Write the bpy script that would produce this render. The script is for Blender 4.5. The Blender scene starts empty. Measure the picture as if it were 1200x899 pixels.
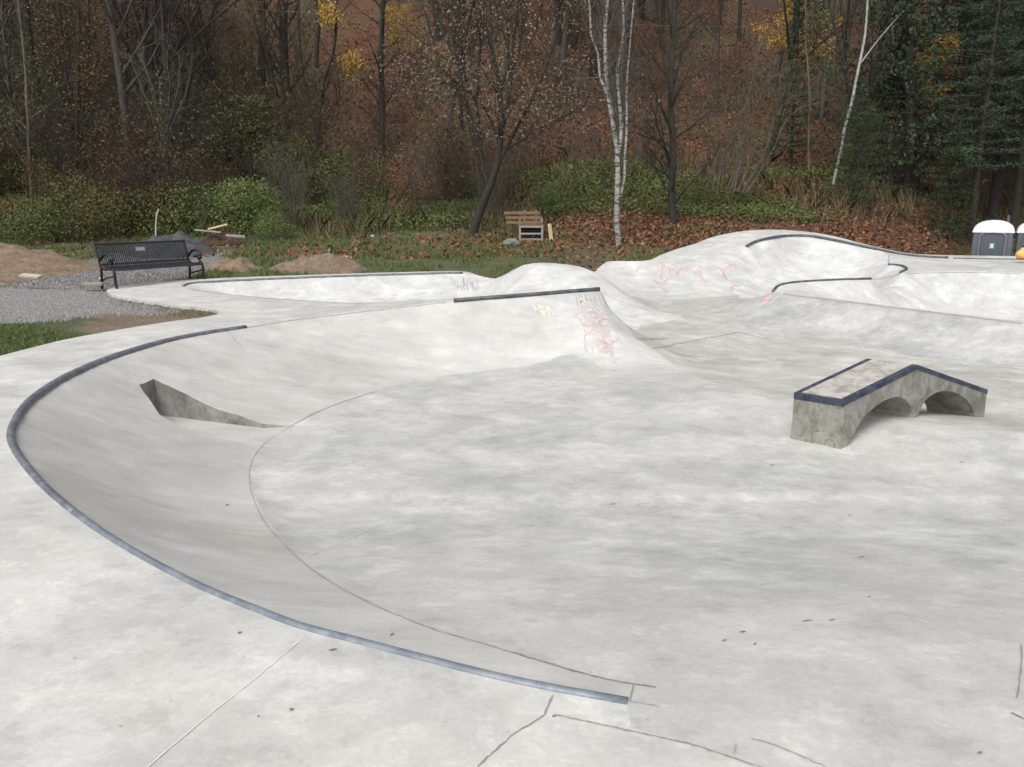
import bpy, bmesh, math, random
import numpy as np
from mathutils import Vector, Matrix
from mathutils.bvhtree import BVHTree
from mathutils.geometry import delaunay_2d_cdt
rng = np.random.default_rng(7); random.seed(7)
S = bpy.context.scene; COL = S.collection
R = math.radians
# ---------------------------------------------------------------- camera
F = 950.0; PITCH = R(12.5); EYE = np.array([0., 0., 1.6])
cam = bpy.data.cameras.new('camera'); cam.sensor_width = 36; cam.lens = 36*F/1200
cam.clip_start = .05; cam.clip_end = 600
co = bpy.data.objects.new('camera', cam); COL.objects.link(co)
co.location = EYE; co.rotation_euler = (R(90)-PITCH, 0, 0); S.camera = co
# ---------------------------------------------------------------- world, sun, exposure
W = bpy.data.worlds.new('World'); S.world = W; W.use_nodes = True
nt = W.node_tree; bg = nt.nodes['Background']; bg.inputs[1].default_value = .15
sky = nt.nodes.new('ShaderNodeTexSky'); sky.sky_type = 'NISHITA'; sky.sun_disc = False
sky.sun_elevation = R(52); sky.sun_rotation = R(205); sky.air_density = 1.6; sky.dust_density = 4.0; sky.ozone_density = 1
hs = nt.nodes.new('ShaderNodeHueSaturation'); hs.inputs['Saturation'].default_value = .22
nt.links.new(sky.outputs[0], hs.inputs['Color']); nt.links.new(hs.outputs[0], bg.inputs[0])
sl = bpy.data.lights.new('sun', 'SUN'); sl.energy = 1.1; sl.angle = R(25); sl.color = (1, .97, .92)
so = bpy.data.objects.new('sun', sl); COL.objects.link(so)
_e, _r = R(52), R(205)
sd = Vector((math.sin(_r)*math.cos(_e), math.cos(_r)*math.cos(_e), math.sin(_e)))
so.rotation_euler = sd.to_track_quat('Z', 'Y').to_euler(); so.location = (0, -5, 30)
S.view_settings.view_transform = 'Standard'; S.view_settings.look = 'None'; S.view_settings.gamma = 1
S.view_settings.exposure = 0.30
S.cycles.max_bounces = 5; S.cycles.diffuse_bounces = 3; S.cycles.transparent_max_bounces = 4

# ---------------------------------------------------------------- helpers
def ray(px, py):
    u = (px-600)/F; v = (py-449.5)/F; c, s = math.cos(PITCH), math.sin(PITCH)
    return np.array([u, c - v*s, -s - v*c])
def P(px, py, z):
    d = ray(px, py); t = (z-EYE[2])/d[2]; return EYE + d*t
def at_y(px, py, y):
    d = ray(px, py); return EYE + d*(y/d[1])
def tag(o, label=None, cat=None, group=None, kind=None):
    if label: o['label'] = label
    if cat: o['category'] = cat
    if group: o['group'] = group
    if kind: o['kind'] = kind
    return o
def empty(name, loc, label, cat, group=None, rz=0):
    o = bpy.data.objects.new(name, None); COL.objects.link(o); o.location = loc; o.rotation_euler = (0, 0, rz)
    o.empty_display_size = .2
    return tag(o, label, cat, group)
def mesh_np(name, V, Fq, mat, smooth=False):
    """Fq: (n,k) array or list of arrays/lists of faces"""
    me = bpy.data.meshes.new(name)
    V = np.asarray(V, dtype=np.float32)
    if isinstance(Fq, np.ndarray):
        n, k = Fq.shape
        me.vertices.add(len(V)); me.vertices.foreach_set('co', V.ravel())
        me.loops.add(n*k); me.loops.foreach_set('vertex_index', Fq.ravel().astype(np.int32))
        me.polygons.add(n); me.polygons.foreach_set('loop_start', np.arange(0, n*k, k, dtype=np.int32))
        me.update(calc_edges=True)
    else:
        me.from_pydata([tuple(map(float, v)) for v in V], [], [tuple(int(i) for i in f) for f in Fq]); me.update()
    if smooth: me.polygons.foreach_set('use_smooth', np.ones(len(me.polygons), dtype=bool))
    if mat: me.materials.append(mat)
    return me
def link(name, me, parent=None, world=True):
    """world=True: mesh coordinates are world ones, shift them into the parent's frame"""
    o = bpy.data.objects.new(name, me); COL.objects.link(o)
    if parent is not None:
        o.parent = parent
        if world:
            M = Matrix.Translation(-Vector(parent.location)) if parent.rotation_euler[2] == 0 else None
            me.transform(M)
    return o
class MB:
    def __init__(s): s.v = []; s.f = []
    def add(s, V, Fs):
        n = len(s.v); s.v += [tuple(map(float, v)) for v in V]; s.f += [tuple(i+n for i in f) for f in Fs]; return s
    def box(s, c, size, M=None, bev=0):
        x, y, z = [k/2 for k in size]; vs = [(i*x, j*y, k*z) for k in (-1, 1) for j in (-1, 1) for i in (-1, 1)]
        if bev:
            bm = bmesh.new(); bmesh.ops.create_cube(bm, size=1); bmesh.ops.scale(bm, vec=size, verts=bm.verts)
            bmesh.ops.bevel(bm, geom=bm.edges[:], offset=bev, segments=2, affect='EDGES')
            vs = [v.co[:] for v in bm.verts]; bm.verts.index_update(); fs = [tuple(v.index for v in f.verts) for f in bm.faces]; bm.free()
        else: fs = [(0, 2, 3, 1), (4, 5, 7, 6), (0, 1, 5, 4), (2, 6, 7, 3), (0, 4, 6, 2), (1, 3, 7, 5)]
        if M is not None: vs = [tuple(M @ Vector(v)) for v in vs]
        return s.add([(v[0]+c[0], v[1]+c[1], v[2]+c[2]) for v in vs], fs)
    def tube(s, pts, rad, n=8, caps=True):
        V, Fc = tube_np(pts, rad, n)
        k = len(pts); fs = [tuple(q) for q in Fc.tolist()]
        if caps: fs += [tuple(range(n))[::-1], tuple(range((k-1)*n, k*n))]
        return s.add(V, fs)
    def build(s, name, mat, parent=None, world=True, smooth=False):
        me = mesh_np(name, s.v, s.f, mat, smooth); return link(name, me, parent, world)
def tube_np(pts, rad, n=6):
    pts = np.asarray(pts, float); k = len(pts)
    rad = np.full(k, rad) if np.isscalar(rad) else np.asarray(rad, float)
    T = np.gradient(pts, axis=0); T /= np.linalg.norm(T, axis=1, keepdims=True)+1e-9
    up = np.where(np.abs(T[:, 2:3]) < .9, np.array([[0, 0, 1.]]), np.array([[1., 0, 0]]))
    if np.abs(T[:, 2]).mean() > .6: up = np.tile(np.array([[1., 0, 0]]), (k, 1))
    A = np.cross(up, T); A /= np.linalg.norm(A, axis=1, keepdims=True)+1e-9; B = np.cross(T, A)
    a = np.arange(n)*2*np.pi/n
    V = pts[:, None] + rad[:, None, None]*(A[:, None]*np.cos(a)[None, :, None] + B[:, None]*np.sin(a)[None, :, None])
    i = np.arange(k-1)[:, None]*n; j = np.arange(n)[None]; j2 = (j+1) % n
    Fq = np.stack([i+j, i+j2, i+n+j2, i+n+j], -1).reshape(-1, 4)
    return V.reshape(-1, 3), Fq
def cr(pts, step=.15):
    """Catmull-Rom through pts, resampled at an even step"""
    p = np.asarray(pts, float)
    if len(p) > 2:
        q = np.vstack([2*p[0]-p[1], p, 2*p[-1]-p[-2]]); out = []
        for i in range(1, len(q)-2):
            t = np.linspace(0, 1, 16, endpoint=False)[:, None]; a, b, c, d = q[i-1:i+3]
            out.append(.5*((2*b)+(c-a)*t+(2*a-5*b+4*c-d)*t**2+(3*b-a-3*c+d)*t**3))
        p = np.vstack(out+[p[-1:]])
    L = np.r_[0, np.cumsum(np.linalg.norm(np.diff(p, axis=0), axis=1))]
    n = max(2, int(round(L[-1]/step))+1); s = np.linspace(0, L[-1], n)
    return np.stack([np.interp(s, L, p[:, k]) for k in range(p.shape[1])], 1)
def resample(p, n):
    L = np.r_[0, np.cumsum(np.linalg.norm(np.diff(p, axis=0), axis=1))]
    s = np.linspace(0, L[-1], n); return np.stack([np.interp(s, L, p[:, k]) for k in range(p.shape[1])], 1)
def inpoly(x, y, poly):
    x = np.asarray(x); y = np.asarray(y); r = np.zeros(x.shape, bool); n = len(poly)
    for i in range(n):
        x0, y0 = poly[i][:2]; x1, y1 = poly[(i+1) % n][:2]
        if y0 == y1: continue
        c = ((y0 > y) != (y1 > y)) & (x < (x1-x0)*(y-y0)/(y1-y0)+x0); r ^= c
    return r
def sstep(a, b, x):
    t = np.clip((x-a)/(b-a), 0, 1); return t*t*(3-2*t)
def vnoise(x, y, sc=1., seed=0):
    x = np.asarray(x, float)*sc; y = np.asarray(y, float)*sc
    def h(i, j):
        n = np.sin(i*127.1+j*311.7+seed*74.7)*43758.5453; return n-np.floor(n)
    i = np.floor(x); j = np.floor(y); fx = x-i; fy = y-j; fx = fx*fx*(3-2*fx); fy = fy*fy*(3-2*fy)
    return (h(i, j)*(1-fx)+h(i+1, j)*fx)*(1-fy)+(h(i, j+1)*(1-fx)+h(i+1, j+1)*fx)*fy-.5

# ---------------------------------------------------------------- node materials
class NM:
    def __init__(s, name, rough=.8):
        s.m = bpy.data.materials.new(name); s.m.use_nodes = True; s.t = s.m.node_tree
        s.b = s.t.nodes['Principled BSDF']; s.b.inputs['Roughness'].default_value = rough
        s.pos = s.t.nodes.new('ShaderNodeNewGeometry')
    def n(s, typ, **kw):
        o = s.t.nodes.new(typ)
        for k, v in kw.items(): setattr(o, k, v)
        return o
    def l(s, a, b): s.t.links.new(a, b)
    def noise(s, scale, detail=4, rough=.55, vec=None, stretch=None, dist=0):
        o = s.n('ShaderNodeTexNoise'); o.inputs['Scale'].default_value = scale; o.inputs['Detail'].default_value = detail
        o.inputs['Roughness'].default_value = rough; o.inputs['Distortion'].default_value = dist
        v = vec or s.pos.outputs['Position']
        if stretch:
            mp = s.n('ShaderNodeMapping'); mp.inputs['Scale'].default_value = stretch[:3]
            if len(stretch) > 3: mp.inputs['Rotation'].default_value = (0, 0, stretch[3])
            s.l(v, mp.inputs[0]); v = mp.outputs[0]
        s.l(v, o.inputs['Vector']); return o.outputs[0]
    def ramp(s, fac, stops, interp='LINEAR'):
        o = s.n('ShaderNodeValToRGB'); e = o.color_ramp; e.interpolation = interp
        while len(e.elements) < len(stops): e.elements.new(.5)
        for k, (p, c) in enumerate(stops):
            e.elements[k].position = p
            e.elements[k].color = (c, c, c, 1) if np.isscalar(c) else (*c, 1)
        s.l(fac, o.inputs[0]); return o.outputs[0]
    def mix(s, fac, a, b, mode='MIX'):
        o = s.n('ShaderNodeMix', data_type='RGBA', blend_type=mode)
        for sock, v in ((o.inputs[0], fac), (o.inputs[6], a), (o.inputs[7], b)):
            if hasattr(v, 'is_linked'): s.l(v, sock)
            elif isinstance(v, (int, float)): sock.default_value = v
            else: sock.default_value = (*v, 1)
        return o.outputs[2]
    def bump(s, h, strength=.3, dist=.01):
        o = s.n('ShaderNodeBump'); o.inputs['Strength'].default_value = strength; o.inputs['Distance'].default_value = dist
        s.l(h, o.inputs['Height']); s.l(o.outputs[0], s.b.inputs['Normal'])
    def out(s, col):
        s.l(col, s.b.inputs['Base Color']); return s.m

def concrete(name, base, dark, warm, wamt=.5, damt=.6, mscale=.55, streak=None, seed=0, fade=None):
    m = NM(name, .72)
    mp = m.n('ShaderNodeMapping'); mp.inputs['Location'].default_value = (seed*3.7, seed*1.3, 0); m.l(m.pos.outputs['Position'], mp.inputs[0]); v = mp.outputs[0]
    big = m.noise(mscale, 7, .62, v)
    st = m.noise(1.0, 5, .62, v, stretch=streak or (.85, 1.1, 1, .4), dist=.15)
    c = m.mix(m.ramp(big, [(.42, 0), (.56, damt)]), base, dark)
    c = m.mix(m.ramp(st, [(.45, 0), (.72, wamt)]), c, warm)
    cl = m.noise(1.5, 9, .68, v, dist=.1)
    c = m.mix(m.ramp(cl, [(.5, 0), (.62, .75)]), c, tuple(min(1, k*1.16) for k in base))
    c = m.mix(m.ramp(m.noise(2.6, 9, .7, v), [(.52, 0), (.7, .4)]), c, tuple(k*.86 for k in dark))
    if fade:   # the slab runs on into the apron without a change of pour
        sy = m.n('ShaderNodeSeparateXYZ'); m.l(m.pos.outputs['Position'], sy.inputs[0]); r_ = m.n('ShaderNodeMapRange'); r_.interpolation_type = 'SMOOTHSTEP'
        r_.inputs['From Min'].default_value = 4.2; r_.inputs['From Max'].default_value = 2.3; m.l(sy.outputs[1], r_.inputs[0]); c = m.mix(r_.outputs[0], c, m.mix(m.ramp(cl, [(.42, .8), (.6, 0)]), fade, tuple(k*.84 for k in fade)))
    pt = m.noise(1.0, 12, .76, v, stretch=(2.6, 3.2, 3, .55)); c = m.mix(1.0, c, m.ramp(pt, [(.40, .86), (.455, .97), (.54, 1.0), (.575, 1.11)]), 'MULTIPLY')
    p2 = m.noise(1.0, 9, .74, v, stretch=(6, 8, 5, -.7)); c = m.mix(1.0, c, m.ramp(p2, [(.36, .93), (.5, 1.0), (.58, 1.0), (.63, 1.07)]), 'MULTIPLY')
    lv = m.noise(.7, 4, .6, v, stretch=(1, 1, 1, 1.1)); c = m.mix(m.ramp(lv, [(.5, 0), (.66, .35)]), c, m.mix(1.0, c, (1.0, .965, 1.0), 'MULTIPLY'))
    fine = m.noise(38, 6, .75, v)
    c = m.mix(1.0, c, m.ramp(fine, [(.3, .9), (.7, 1.07)]), 'MULTIPLY')
    sp = m.noise(26, 2, .5, v)
    c = m.mix(m.ramp(sp, [(.74, 0), (.78, .45)]), c, tuple(k*.55 for k in dark))
    m.bump(fine, .25, .004)
    return m.out(c)
M_floor = concrete('floor concrete', (.462, .46, .443), (.375, .378, .37), (.52, .508, .472), .8, .9, .7, seed=1, fade=(.50, .492, .468))
M_mid = concrete('far floor concrete', (.47, .455, .42), (.37, .36, .335), (.52, .505, .46), .6, .9, .5, seed=2, streak=(.35, 1.6, 1, .2))
M_deck = concrete('deck concrete', (.51, .503, .48), (.41, .406, .394), (.56, .55, .51), .8, .8, .8, seed=3)
M_trans = concrete('transition concrete', (.455, .448, .432), (.37, .362, .35), (.49, .475, .445), .6, .7, .35, seed=4)
M_white = concrete('pale concrete', (.54, .54, .525), (.46, .463, .455), (.58, .57, .54), .5, .7, .5, seed=5)
M_bank = concrete('bank concrete', (.43, .43, .42), (.33, .333, .333), (.50, .495, .48), .6, .95, 1.1, seed=6, streak=(.5, 1.8, 1, -.3))
def plain(name, col, rough=.7, metal=0, var=.15, vs=6., bump=0):
    m = NM(name, rough); m.b.inputs['Metallic'].default_value = metal
    f = m.noise(vs, 5, .65)
    c = m.mix(1.0, tuple(col), m.ramp(f, [(.3, 1-var), (.7, 1+var)]), 'MULTIPLY')
    if bump: m.bump(f, bump, .01)
    return m.out(c)
def steel(name, a, b, rough=.5, sc=9):
    m = NM(name, rough); m.b.inputs['Metallic'].default_value = .25
    f = m.noise(sc, 7, .7, dist=.5); g = m.noise(sc*5, 4, .7)
    c = m.mix(m.ramp(f, [(.42, 0), (.6, 1)]), a, b)
    c = m.mix(m.ramp(g, [(.62, 0), (.72, .6)]), c, (.42, .42, .42))
    m.bump(g, .2, .002); return m.out(c)
M_cop = steel('worn coping steel', (.11, .12, .145), (.20, .21, .235))
M_cop_far = steel('dark coping steel', (.06, .066, .08), (.13, .137, .15))
M_copn = steel('blue coping paint', (.15, .175, .215), (.24, .26, .29))
M_blue = steel('blue edge paint', (.022, .028, .06), (.075, .085, .12), sc=6)
M_crack = plain('crack dirt', (.24, .23, .205), .9)
M_joint = plain('joint grey', (.31, .305, .29), .9)  # even grey for joints, lip lines and fine cracks
M_lightj = plain('pale joint filler', (.66, .66, .64), .8)
M_pink = plain('faded pink paint', (.55, .375, .37), .8, var=.25)
M_palepink = plain('very faded pink paint', (.545, .475, .468), .8, var=.15)
M_yel = plain('faded yellow paint', (.55, .54, .45), .8)
M_streak = plain('dark scuff', (.29, .29, .28), .8)
M_spot = plain('dark stain', (.17, .165, .155), .9)
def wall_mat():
    """the long wall: greyer at the bowl, paler towards the spine's free end, blended smoothly along it"""
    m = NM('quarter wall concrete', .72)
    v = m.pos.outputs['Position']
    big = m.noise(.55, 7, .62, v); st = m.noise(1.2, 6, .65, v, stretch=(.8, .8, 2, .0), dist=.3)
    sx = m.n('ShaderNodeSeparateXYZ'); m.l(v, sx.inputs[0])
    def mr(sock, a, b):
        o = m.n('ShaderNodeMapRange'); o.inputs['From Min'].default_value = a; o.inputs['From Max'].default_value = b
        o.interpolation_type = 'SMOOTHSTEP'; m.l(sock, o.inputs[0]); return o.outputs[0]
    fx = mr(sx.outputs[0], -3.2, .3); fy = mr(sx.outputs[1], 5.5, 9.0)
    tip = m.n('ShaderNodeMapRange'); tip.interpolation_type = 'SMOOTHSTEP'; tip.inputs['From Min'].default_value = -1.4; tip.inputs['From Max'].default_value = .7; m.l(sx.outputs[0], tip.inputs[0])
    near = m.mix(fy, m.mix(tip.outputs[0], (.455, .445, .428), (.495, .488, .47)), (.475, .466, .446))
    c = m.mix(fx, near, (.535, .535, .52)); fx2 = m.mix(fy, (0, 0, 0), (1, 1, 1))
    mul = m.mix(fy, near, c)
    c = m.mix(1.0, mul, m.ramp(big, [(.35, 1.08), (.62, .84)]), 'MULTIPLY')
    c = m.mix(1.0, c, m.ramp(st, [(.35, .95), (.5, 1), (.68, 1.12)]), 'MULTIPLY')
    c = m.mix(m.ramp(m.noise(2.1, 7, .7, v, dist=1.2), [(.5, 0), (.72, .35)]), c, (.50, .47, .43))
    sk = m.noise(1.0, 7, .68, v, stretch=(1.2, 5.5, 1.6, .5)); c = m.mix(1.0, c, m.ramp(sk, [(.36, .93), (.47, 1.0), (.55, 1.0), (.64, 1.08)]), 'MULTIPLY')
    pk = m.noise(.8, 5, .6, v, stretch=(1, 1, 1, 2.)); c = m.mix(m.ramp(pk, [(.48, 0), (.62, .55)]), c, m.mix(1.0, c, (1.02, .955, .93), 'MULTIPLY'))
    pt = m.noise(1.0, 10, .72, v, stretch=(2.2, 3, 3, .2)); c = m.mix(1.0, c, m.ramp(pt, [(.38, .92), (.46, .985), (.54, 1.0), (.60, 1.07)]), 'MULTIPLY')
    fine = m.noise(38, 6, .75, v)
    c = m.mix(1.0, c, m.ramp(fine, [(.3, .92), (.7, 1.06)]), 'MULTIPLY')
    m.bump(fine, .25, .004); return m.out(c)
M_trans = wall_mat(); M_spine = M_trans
# ================================================================ the concrete park: one surface solved from its rims, seams and feet
def zb(y): return -.6*float(sstep(2.15, 5.9, y))
def PB(px, py):
    z = -.3
    for _ in range(30):
        z = .6*z+.4*zb(P(px, py, z)[1])
    return P(px, py, z)
def PP(lst): return [P(*a) for a in lst]
W3 = lambda l: [np.array(a, float) for a in l]
copA = PP([(735, 824, 0), (690, 816, 0), (640, 807, 0), (570, 792, 0), (480, 769, 0), (400, 748, 0), (350, 735, 0), (290, 712, 0), (230, 687, 0), (170, 656, 0), (120, 626, 0), (80, 597, 0), (45, 566, 0), (20, 535, 0),
           (10, 513, 0), (14, 495, 0), (28, 474, 0), (50, 456, 0), (84, 437, 0), (130, 418, 0), (190, 400, 0), (240, 390, 0), (287, 383, 0)])
topA = PP([(287, 383, 0), (340, 374.5, .02), (400, 367, .06), (460, 360, .12), (527, 353, .2), (615, 346, .27), (702, 339, .32)])
seam = [PB(*a) for a in [(770, 806), (700, 794), (600, 765), (500, 735), (440, 710), (400, 690), (350, 655), (315, 615), (295, 575), (293, 555), (302, 530), (330, 505), (400, 470), (500, 446), (567, 437)]]
seam += PP([(633, 430, -.6), (667, 428, -.6), (700, 432, -.58), (747, 445, -.54), (800, 452, -.45)])
CRV = []   # (array, hard)
def C(pts, hard=False, step=.14, raw=False):
    a = np.asarray(pts, float) if raw else cr(pts, step); CRV.append((a, hard)); return a
def mids(a, b, ss, p=1.7, n=None):
    n = n or max(len(a), len(b)); A = resample(a, n); B = resample(b, n)
    for s in ss:
        q = A*(1-s)+B*s; q[:, 2] = A[:, 2]+(B[:, 2]-A[:, 2])*(1-(1-s)**p); CRV.append((q[1:-1], False))
A1 = cr(copA, .12); A2 = cr(topA, .12); rimA = np.vstack([A1, A2[1:]]); CRV.append((rimA, True))
seamA = C(seam, False, .12)
k1, k2 = 3, len(seam)-4
mids(rimA, seamA[:np.argmin(np.linalg.norm(seamA-P(747, 445, -.54), axis=1))+1], (.3, .62), 1.5)
hip = C([P(702, 339, .32)]+PP([(709, 353, .13), (723, 377, -.2), (747, 400, -.4), (775, 418, -.5), (812, 438, -.47), (860, 452, -.42), (925, 468, -.4), (1060, 487, -.38), (1200, 503, -.4)])+W3([(6.5, 6.0, -.42), (9.5, 4.8, -.45)]))
foot1 = C(W3([(1.75, 8.35, -.52), (2.3, 7.39, -.6), (4.0, 6.33, -.6), (6.0, 5.1, -.6)]))
foot2 = C(PP([(752, 381, -.6), (776, 401, -.64), (822, 424, -.66)])+W3([(3.3, 9.9, -.67), (4.9, 8.75, -.66), (7, 7.7, -.66), (10, 6.3, -.68)]))
for yy in np.arange(2.6, 5.95, .3):
    i = [k for k in range(len(seamA)) if seamA[k, 1] < 6]; xs = np.interp(yy, seamA[i, 1], seamA[i, 0])
    C(W3([(xs+.12, yy, zb(yy)), (5.0, yy, zb(yy))]), step=.3)
C(W3([(-.5, 7.8, -.6), (1.2, 7, -.6)]), step=.3)
# bowl B behind the isthmus
Bfar = C(PP([(213, 335.5, .03), (219, 333, .04), (233, 331, .05), (300, 327.5, .06), (400, 323.5, .08), (500, 320.5, .1), (542, 319.5, .1)]), True)
Brise = C(PP([(542, 319.5, .1), (560, 323.5, .02), (578, 327, -.04)]), False)
Bnear = C(PP([(213, 335.5, .03), (219, 338.5, .02), (233, 341.5, .02), (300, 348, .03), (400, 354.5, .06), (455, 353.5, .11), (527, 349.5, .2), (615, 343.5, .27), (702, 337, .32)]), True)
Bbot = C(W3([(-5.25, 15.35, -.40), (-3.9, 15.75, -.45), (-2.2, 16.2, -.45), (-1.1, 16.35, -.45), (-.4, 16.2, -.42)]))
mids(np.vstack([Bfar[4:], Brise[1:]]), Bbot, (.2, .45, .72), 2.0)
C(W3([(-5.25, 15.3, -.40), (-4.6, 14.7, -.45), (-3, 14.0, -.45), (-1.4, 13.6, -.46), (.2, 13.5, -.52), (1.3, 13.6, -.57), (2.0, 14.2, -.6)]))
# mound D
Dr = [P(578, 327, -.04)]+PP([(588, 320, .1), (597, 311.5, .3), (608, 305.5, .43), (625, 304, .46), (652, 305.5, .44), (680, 308.5, .4), (696, 314, .29), (707, 322.5, .12), (722, 336, -.12), (745, 352, -.4), (783, 373, -.62)])
Drid = C(Dr)
core = cr(Dr[3:8], .14); T = np.gradient(core, axis=0); T /= np.linalg.norm(T, axis=1, keepdims=True); N = np.c_[-T[:, 1], T[:, 0], 0*T[:, 0]]
for off, dz in ((.4, -.07), (-.4, -.07), (-.9, -.4)):
    q = core + N*off; q[:, 2] += dz; CRV.append((q[1:-1], False))
C(W3([(.1, 14.6, -.50), (1.2, 14.5, -.55), (2.3, 14.7, -.58)]))
# E and F: the tall back wall
Erim = C(PP([(722, 306.5, .12), (735, 309.5, .1), (780, 308.5, .15), (830, 305.5, .23), (856, 298, .37), (874, 289, .52)]), False)
Fcop = C(PP([(874, 289, .52), (886, 283.5, .62), (905, 279, .71), (925, 277, .73), (950, 277.5, .72), (980, 282.5, .63), (1020, 291, .47), (1055, 298.5, .31), (1100, 302.5, .23), (1200, 304.5, .2), (1330, 305.5, .2)]), True)
Ebot = C(PP([(722, 345, -.33), (750, 350, -.38), (800, 351, -.42), (850, 348, -.45), (880, 346, -.5)])+W3([(6.2, 18.5, -.6), (7.2, 19.0, -.68), (7.9, 19.1, -.62)]))
C(W3([(6.3, 17.3, -.62), (7.3, 17.6, -.7), (8.0, 18.0, -.66)]))
iF = int(np.argmin(np.linalg.norm(Fcop-P(1035, 294.5, .40), axis=1)))
mids(np.vstack([Erim, Fcop[1:iF]]), Ebot, (.15, .38, .68), 2.1)
Fend = C([Fcop[iF], P(1041, 310, .18), ], step=.2)
# G coping hook, I bowl, H bank
Gcop = C(PP([(907, 341.5, -.06), (911, 336.5, .0), (918, 333.5, .03), (935, 331, .05), (975, 328.5, .07), (1021, 327, .08)]), True)
Gmid = C(PP([(1021, 327, .08), (1040, 324, .1), (1056, 319.5, .125)]), False)
Ghook = C(PP([(1056, 319.5, .125), (1063, 316, .14), (1061, 313, .16), (1053, 311, .17), (1041, 310, .18)]), True)
Gall = np.vstack([Gcop, Gmid[1:], Ghook[1:]])
Iback = C(PP([(1056, 319.5, .125), (1081, 318.8, .11), (1129, 318, .12), (1200, 319.5, .1), (1330, 322, .08)]), True)
Htop = C(PP([(907, 341.5, -.06), (914, 343.5, -.06), (945, 347, -.07), (987, 352, -.08), (1060, 361, -.12), (1130, 369.5, -.15), (1200, 378, -.18), (1330, 393, -.2)]), True)
Ibb = C(W3([(5.75, 15.15, -.22), (6.6, 15.2, -.42), (8, 16.1, -.66), (10, 16.8, -.74), (14.5, 16.8, -.74)]))
C(W3([(6.6, 14.9, -.42), (8.2, 14.0, -.68), (10.3, 13.3, -.74), (13, 12.5, -.74)]))
mids(np.vstack([Gcop[8:], Gmid[1:], Iback[1:]]), Ibb, (.15, .4, .7), 2.1)
Hbot = C([P(868, 352, -.37)]+PP([(860, 366, -.47), (872, 384, -.59), (905, 398, -.65), (952, 397, -.67), (1010, 406, -.7), (1075, 420, -.7), (1200, 431, -.7), (1330, 442, -.7)]))
iH = int(np.argmin(np.linalg.norm(Hbot-P(905, 398, -.65), axis=1)))
mids(Htop[3:], Hbot[iH:], (.35, .7), 1.35)
mids(np.vstack([Gall[:6][::-1], Htop[1:3]]), Hbot[:iH], (.4, .75), 1.3)
# outline
outl = [P(1330, 301, .25), P(1200, 300.3, .26), P(1100, 298.8, .27), P(1062, 296.5, .34), P(1019, 287.5, .5), P(980, 277.5, .72), P(951, 272.3, .80), P(913, 269.3, .86), P(876, 270.3, .86), P(838, 277, .72), P(815, 285.5, .55),
        P(796, 291, .45), P(774, 299, .3), P(757, 305.5, .2), P(722, 306, .16), P(711, 307, .13), P(699, 316, -.05)]
outl += W3([(1.6, 18.4, -.1), (.5, 18.2, 0), (-.2, 18.0, 0)])
outl += [P(578, 326.5, -.03), P(560, 322.7, .04), P(543, 318, .1), P(500, 318.2, .1), P(400, 321, .08), P(267, 325.5, .05), P(187, 330, .03), P(150, 334, .0), P(130, 338, 0), P(125, 341, 0), P(133, 346, 0), P(160, 351, 0), P(200, 357, 0), P(240, 361, 0),
         P(256, 364, 0), P(257, 367, 0), P(240, 371.5, 0), P(205, 376, 0), P(160, 383, 0), P(110, 391.5, 0), P(67, 400, 0), P(0, 417, 0)]
outl += W3([(-6.6, 7, 0), (-7.2, 4.5, 0), (-7.2, 1, 0), (-6.5, -3, 0), (9, -3, 0), (12, 2, -.1), (13.5, 8, -.5), (15, 12, -.3)])
O1 = cr(outl[:-8], .16); O2 = cr([outl[-9]]+outl[-8:-3], .25)[1:]; O3 = cr([outl[-4]]+outl[-3:]+[outl[0]], .5)[1:-1]
OUT = np.vstack([O1, O2, O3]); Cout = np.vstack([OUT, OUT[:1]]); CRV.append((Cout, False)); OUTI = len(CRV)-1

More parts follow.
